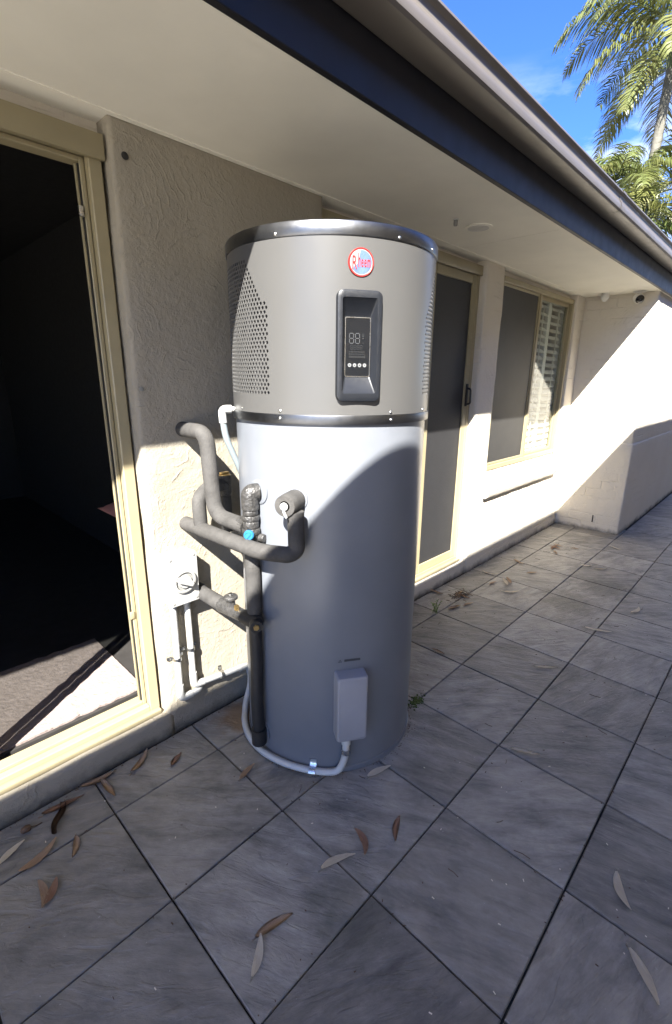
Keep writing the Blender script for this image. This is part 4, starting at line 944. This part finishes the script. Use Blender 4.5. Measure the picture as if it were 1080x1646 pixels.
# curled strip of dark bark
bm = bmesh.new(); rows = []
for i in range(15):
    s = i / 14; x = (s - .5) * .13; hw = .010 * (1 - .3 * abs(2 * s - 1)) + .001; yc = .006 * sin(s * 7)
    rows.append([Vector((x, yc + hw * sin(b), .012 + .003 * sin(s * 5) - hw * cos(b) * .9)) for b in [rad(-130 + 37 * k) for k in range(8)]])
add_loops(bm, rows, close=False); bmesh.ops.solidify(bm, geom=bm.faces[:], thickness=.001)
o = fin('bark_strip', bm, M['bark'], None, smooth=True, ang=60, loc=(0.268, 1.523, 0)); o.rotation_euler = (0, 0, rad(61)); tag(o, 'dark curled strip of bark lying over a russet leaf by the door', 'bark')
t = empty('gum_nut', (0.176, 1.546, 0), 'dark dried gum nut on a stalk near the left edge', 'gum nut')
bm = bmesh.new(); add_tube(bm, [(0.162, 1.546, .010), (0.166, 1.546, .010), (0.178, 1.546, .011), (0.188, 1.545, .010), (0.190, 1.545, .010)], .01, 10, True, [.004, .009, .0115, .0095, .006]); fin('nut', bm, M['bark'], t, smooth=True, ang=60)
tube('stalk', [(0.189, 1.545, .010), (0.205, 1.541, .006), (0.222, 1.543, .004)], .0016, M['bark'], t, 6)
# weed, moss and litter
t = empty('weed', (2.41, 1.418, 0), 'small green weed sprouting from a joint right of the tank', 'weed')
R = random.Random(4)
for k in range(7):
    bm = bmesh.new(); a = R.uniform(0, 6.28); h = R.uniform(.03, .085); p0 = Vector((2.41 + R.uniform(-.02, .02), 1.418 + R.uniform(-.02, .02), 0)); p1 = p0 + Vector((cos(a) * .025, sin(a) * .025, h))
    add_tube(bm, [p0, p0.lerp(p1, .5) + Vector((0, 0, .01)), p1], .0012, 4, False)
    for j in range(5):
        q = p0.lerp(p1, .35 + .16 * j); b = R.uniform(0, 6.28); d_ = Vector((cos(b), sin(b), R.uniform(0, .7))).normalized(); sdv = d_.cross(Vector((0, 0, 1))).normalized(); l_ = R.uniform(.014, .026)
        bm.faces.new([bm.verts.new(v) for v in (q, q + d_ * l_ * .5 + sdv * l_ * .3, q + d_ * l_, q + d_ * l_ * .5 - sdv * l_ * .3)])
    fin('sprig', bm, M['weed'], t)
bm = bmesh.new()
for k in range(160):
    x = 1.604 + R.gauss(0, .022); y = 1.012 + R.gauss(0, .012); s = R.uniform(.002, .006)
    bmesh.ops.create_icosphere(bm, subdivisions=1, radius=s, matrix=Matrix.Translation((x, y, .001)) @ Matrix.Diagonal((1, 1, .8, 1)))
tag(fin('moss', bm, M['moss']), None, None, kind='stuff')
bm = bmesh.new()
for k in range(90):
    x = 2.74 + R.gauss(0, .045); y = 1.43 + R.gauss(0, .03); a = R.uniform(0, 6.28); l_ = R.uniform(.006, .03); w_ = R.uniform(.002, .006)
    add_box(bm, -l_ / 2, l_ / 2, -w_ / 2, w_ / 2, 0, .002, Matrix.Translation((x, y, R.uniform(.001, .012))) @ Matrix.Rotation(a, 4, 'Z') @ Matrix.Rotation(R.uniform(-.4, .4), 4, 'Y'))
for k in range(380):      # crumbs scattered over the paving and in its joints
    x = R.uniform(0, 4.6); y = R.uniform(-.4, 1.58)
    if R.random() < .5: 
        if R.random() < .5: x = X0 + TX * round((x - X0) / TX) + R.gauss(0, .006)
        else: y = Y0 - TY * round((Y0 - y) / TY) + R.gauss(0, .006)
    if (x - CX) ** 2 + (y - CY) ** 2 < .37 ** 2: continue
    a = R.uniform(0, 6.28); l_ = R.uniform(.002, .008); w_ = R.uniform(.0012, .003)
    add_box(bm, -l_ / 2, l_ / 2, -w_ / 2, w_ / 2, 0, .0016, Matrix.Translation((x, y, .0006)) @ Matrix.Rotation(a, 4, 'Z'))
for k in range(620):      # grit swept against the foot of the wall and of the tank
    if k % 5 < 3:
        x = R.uniform(0.0, 4.9); y = (WY - .016 - abs(R.gauss(0, .010)))
    else:
        a = R.uniform(0, 6.28); rr_ = RB + .008 + abs(R.gauss(0, .012)); x, y = CX + rr_ * cos(a), CY + rr_ * sin(a)
        if y > WY - .02: continue
    a = R.uniform(0, 6.28); l_ = R.uniform(.0015, .007); w_ = R.uniform(.001, .0028)
    add_box(bm, -l_ / 2, l_ / 2, -w_ / 2, w_ / 2, 0, R.uniform(.001, .0025), Matrix.Translation((x, y, .0004)) @ Matrix.Rotation(a, 4, 'Z'))
for k in range(26):       # broken stalks and twigs
    x = R.uniform(.1, 4.2); y = R.uniform(.3, 1.58)
    if (x - CX) ** 2 + (y - CY) ** 2 < .39 ** 2: continue
    a = R.uniform(0, 6.28); l_ = R.uniform(.02, .05); p = Vector((x, y, .0025)); d_ = Vector((cos(a), sin(a), 0))
    add_tube(bm, [p - d_ * l_ / 2, p + Vector((-d_.y, d_.x, 0)) * l_ * .08, p + d_ * l_ / 2], .0011, 4, True)
tag(fin('litter', bm, M['bark']), None, None, kind='stuff')
bm = bmesh.new()
for k in range(120):
    x = R.uniform(0.2, 3.6); y = R.uniform(-.4, 1.5)
    if (x - CX) ** 2 + (y - CY) ** 2 < .37 ** 2: continue
    a = R.uniform(0, 6.28); l_ = R.uniform(.003, .008)
    add_box(bm, -l_ / 2, l_ / 2, -.0012, .0012, 0, .0012, Matrix.Translation((x, y, .0008)) @ Matrix.Rotation(a, 4, 'Z'))
tag(fin('paint_specks_debris', bm, M['pale']), None, None, kind='stuff')
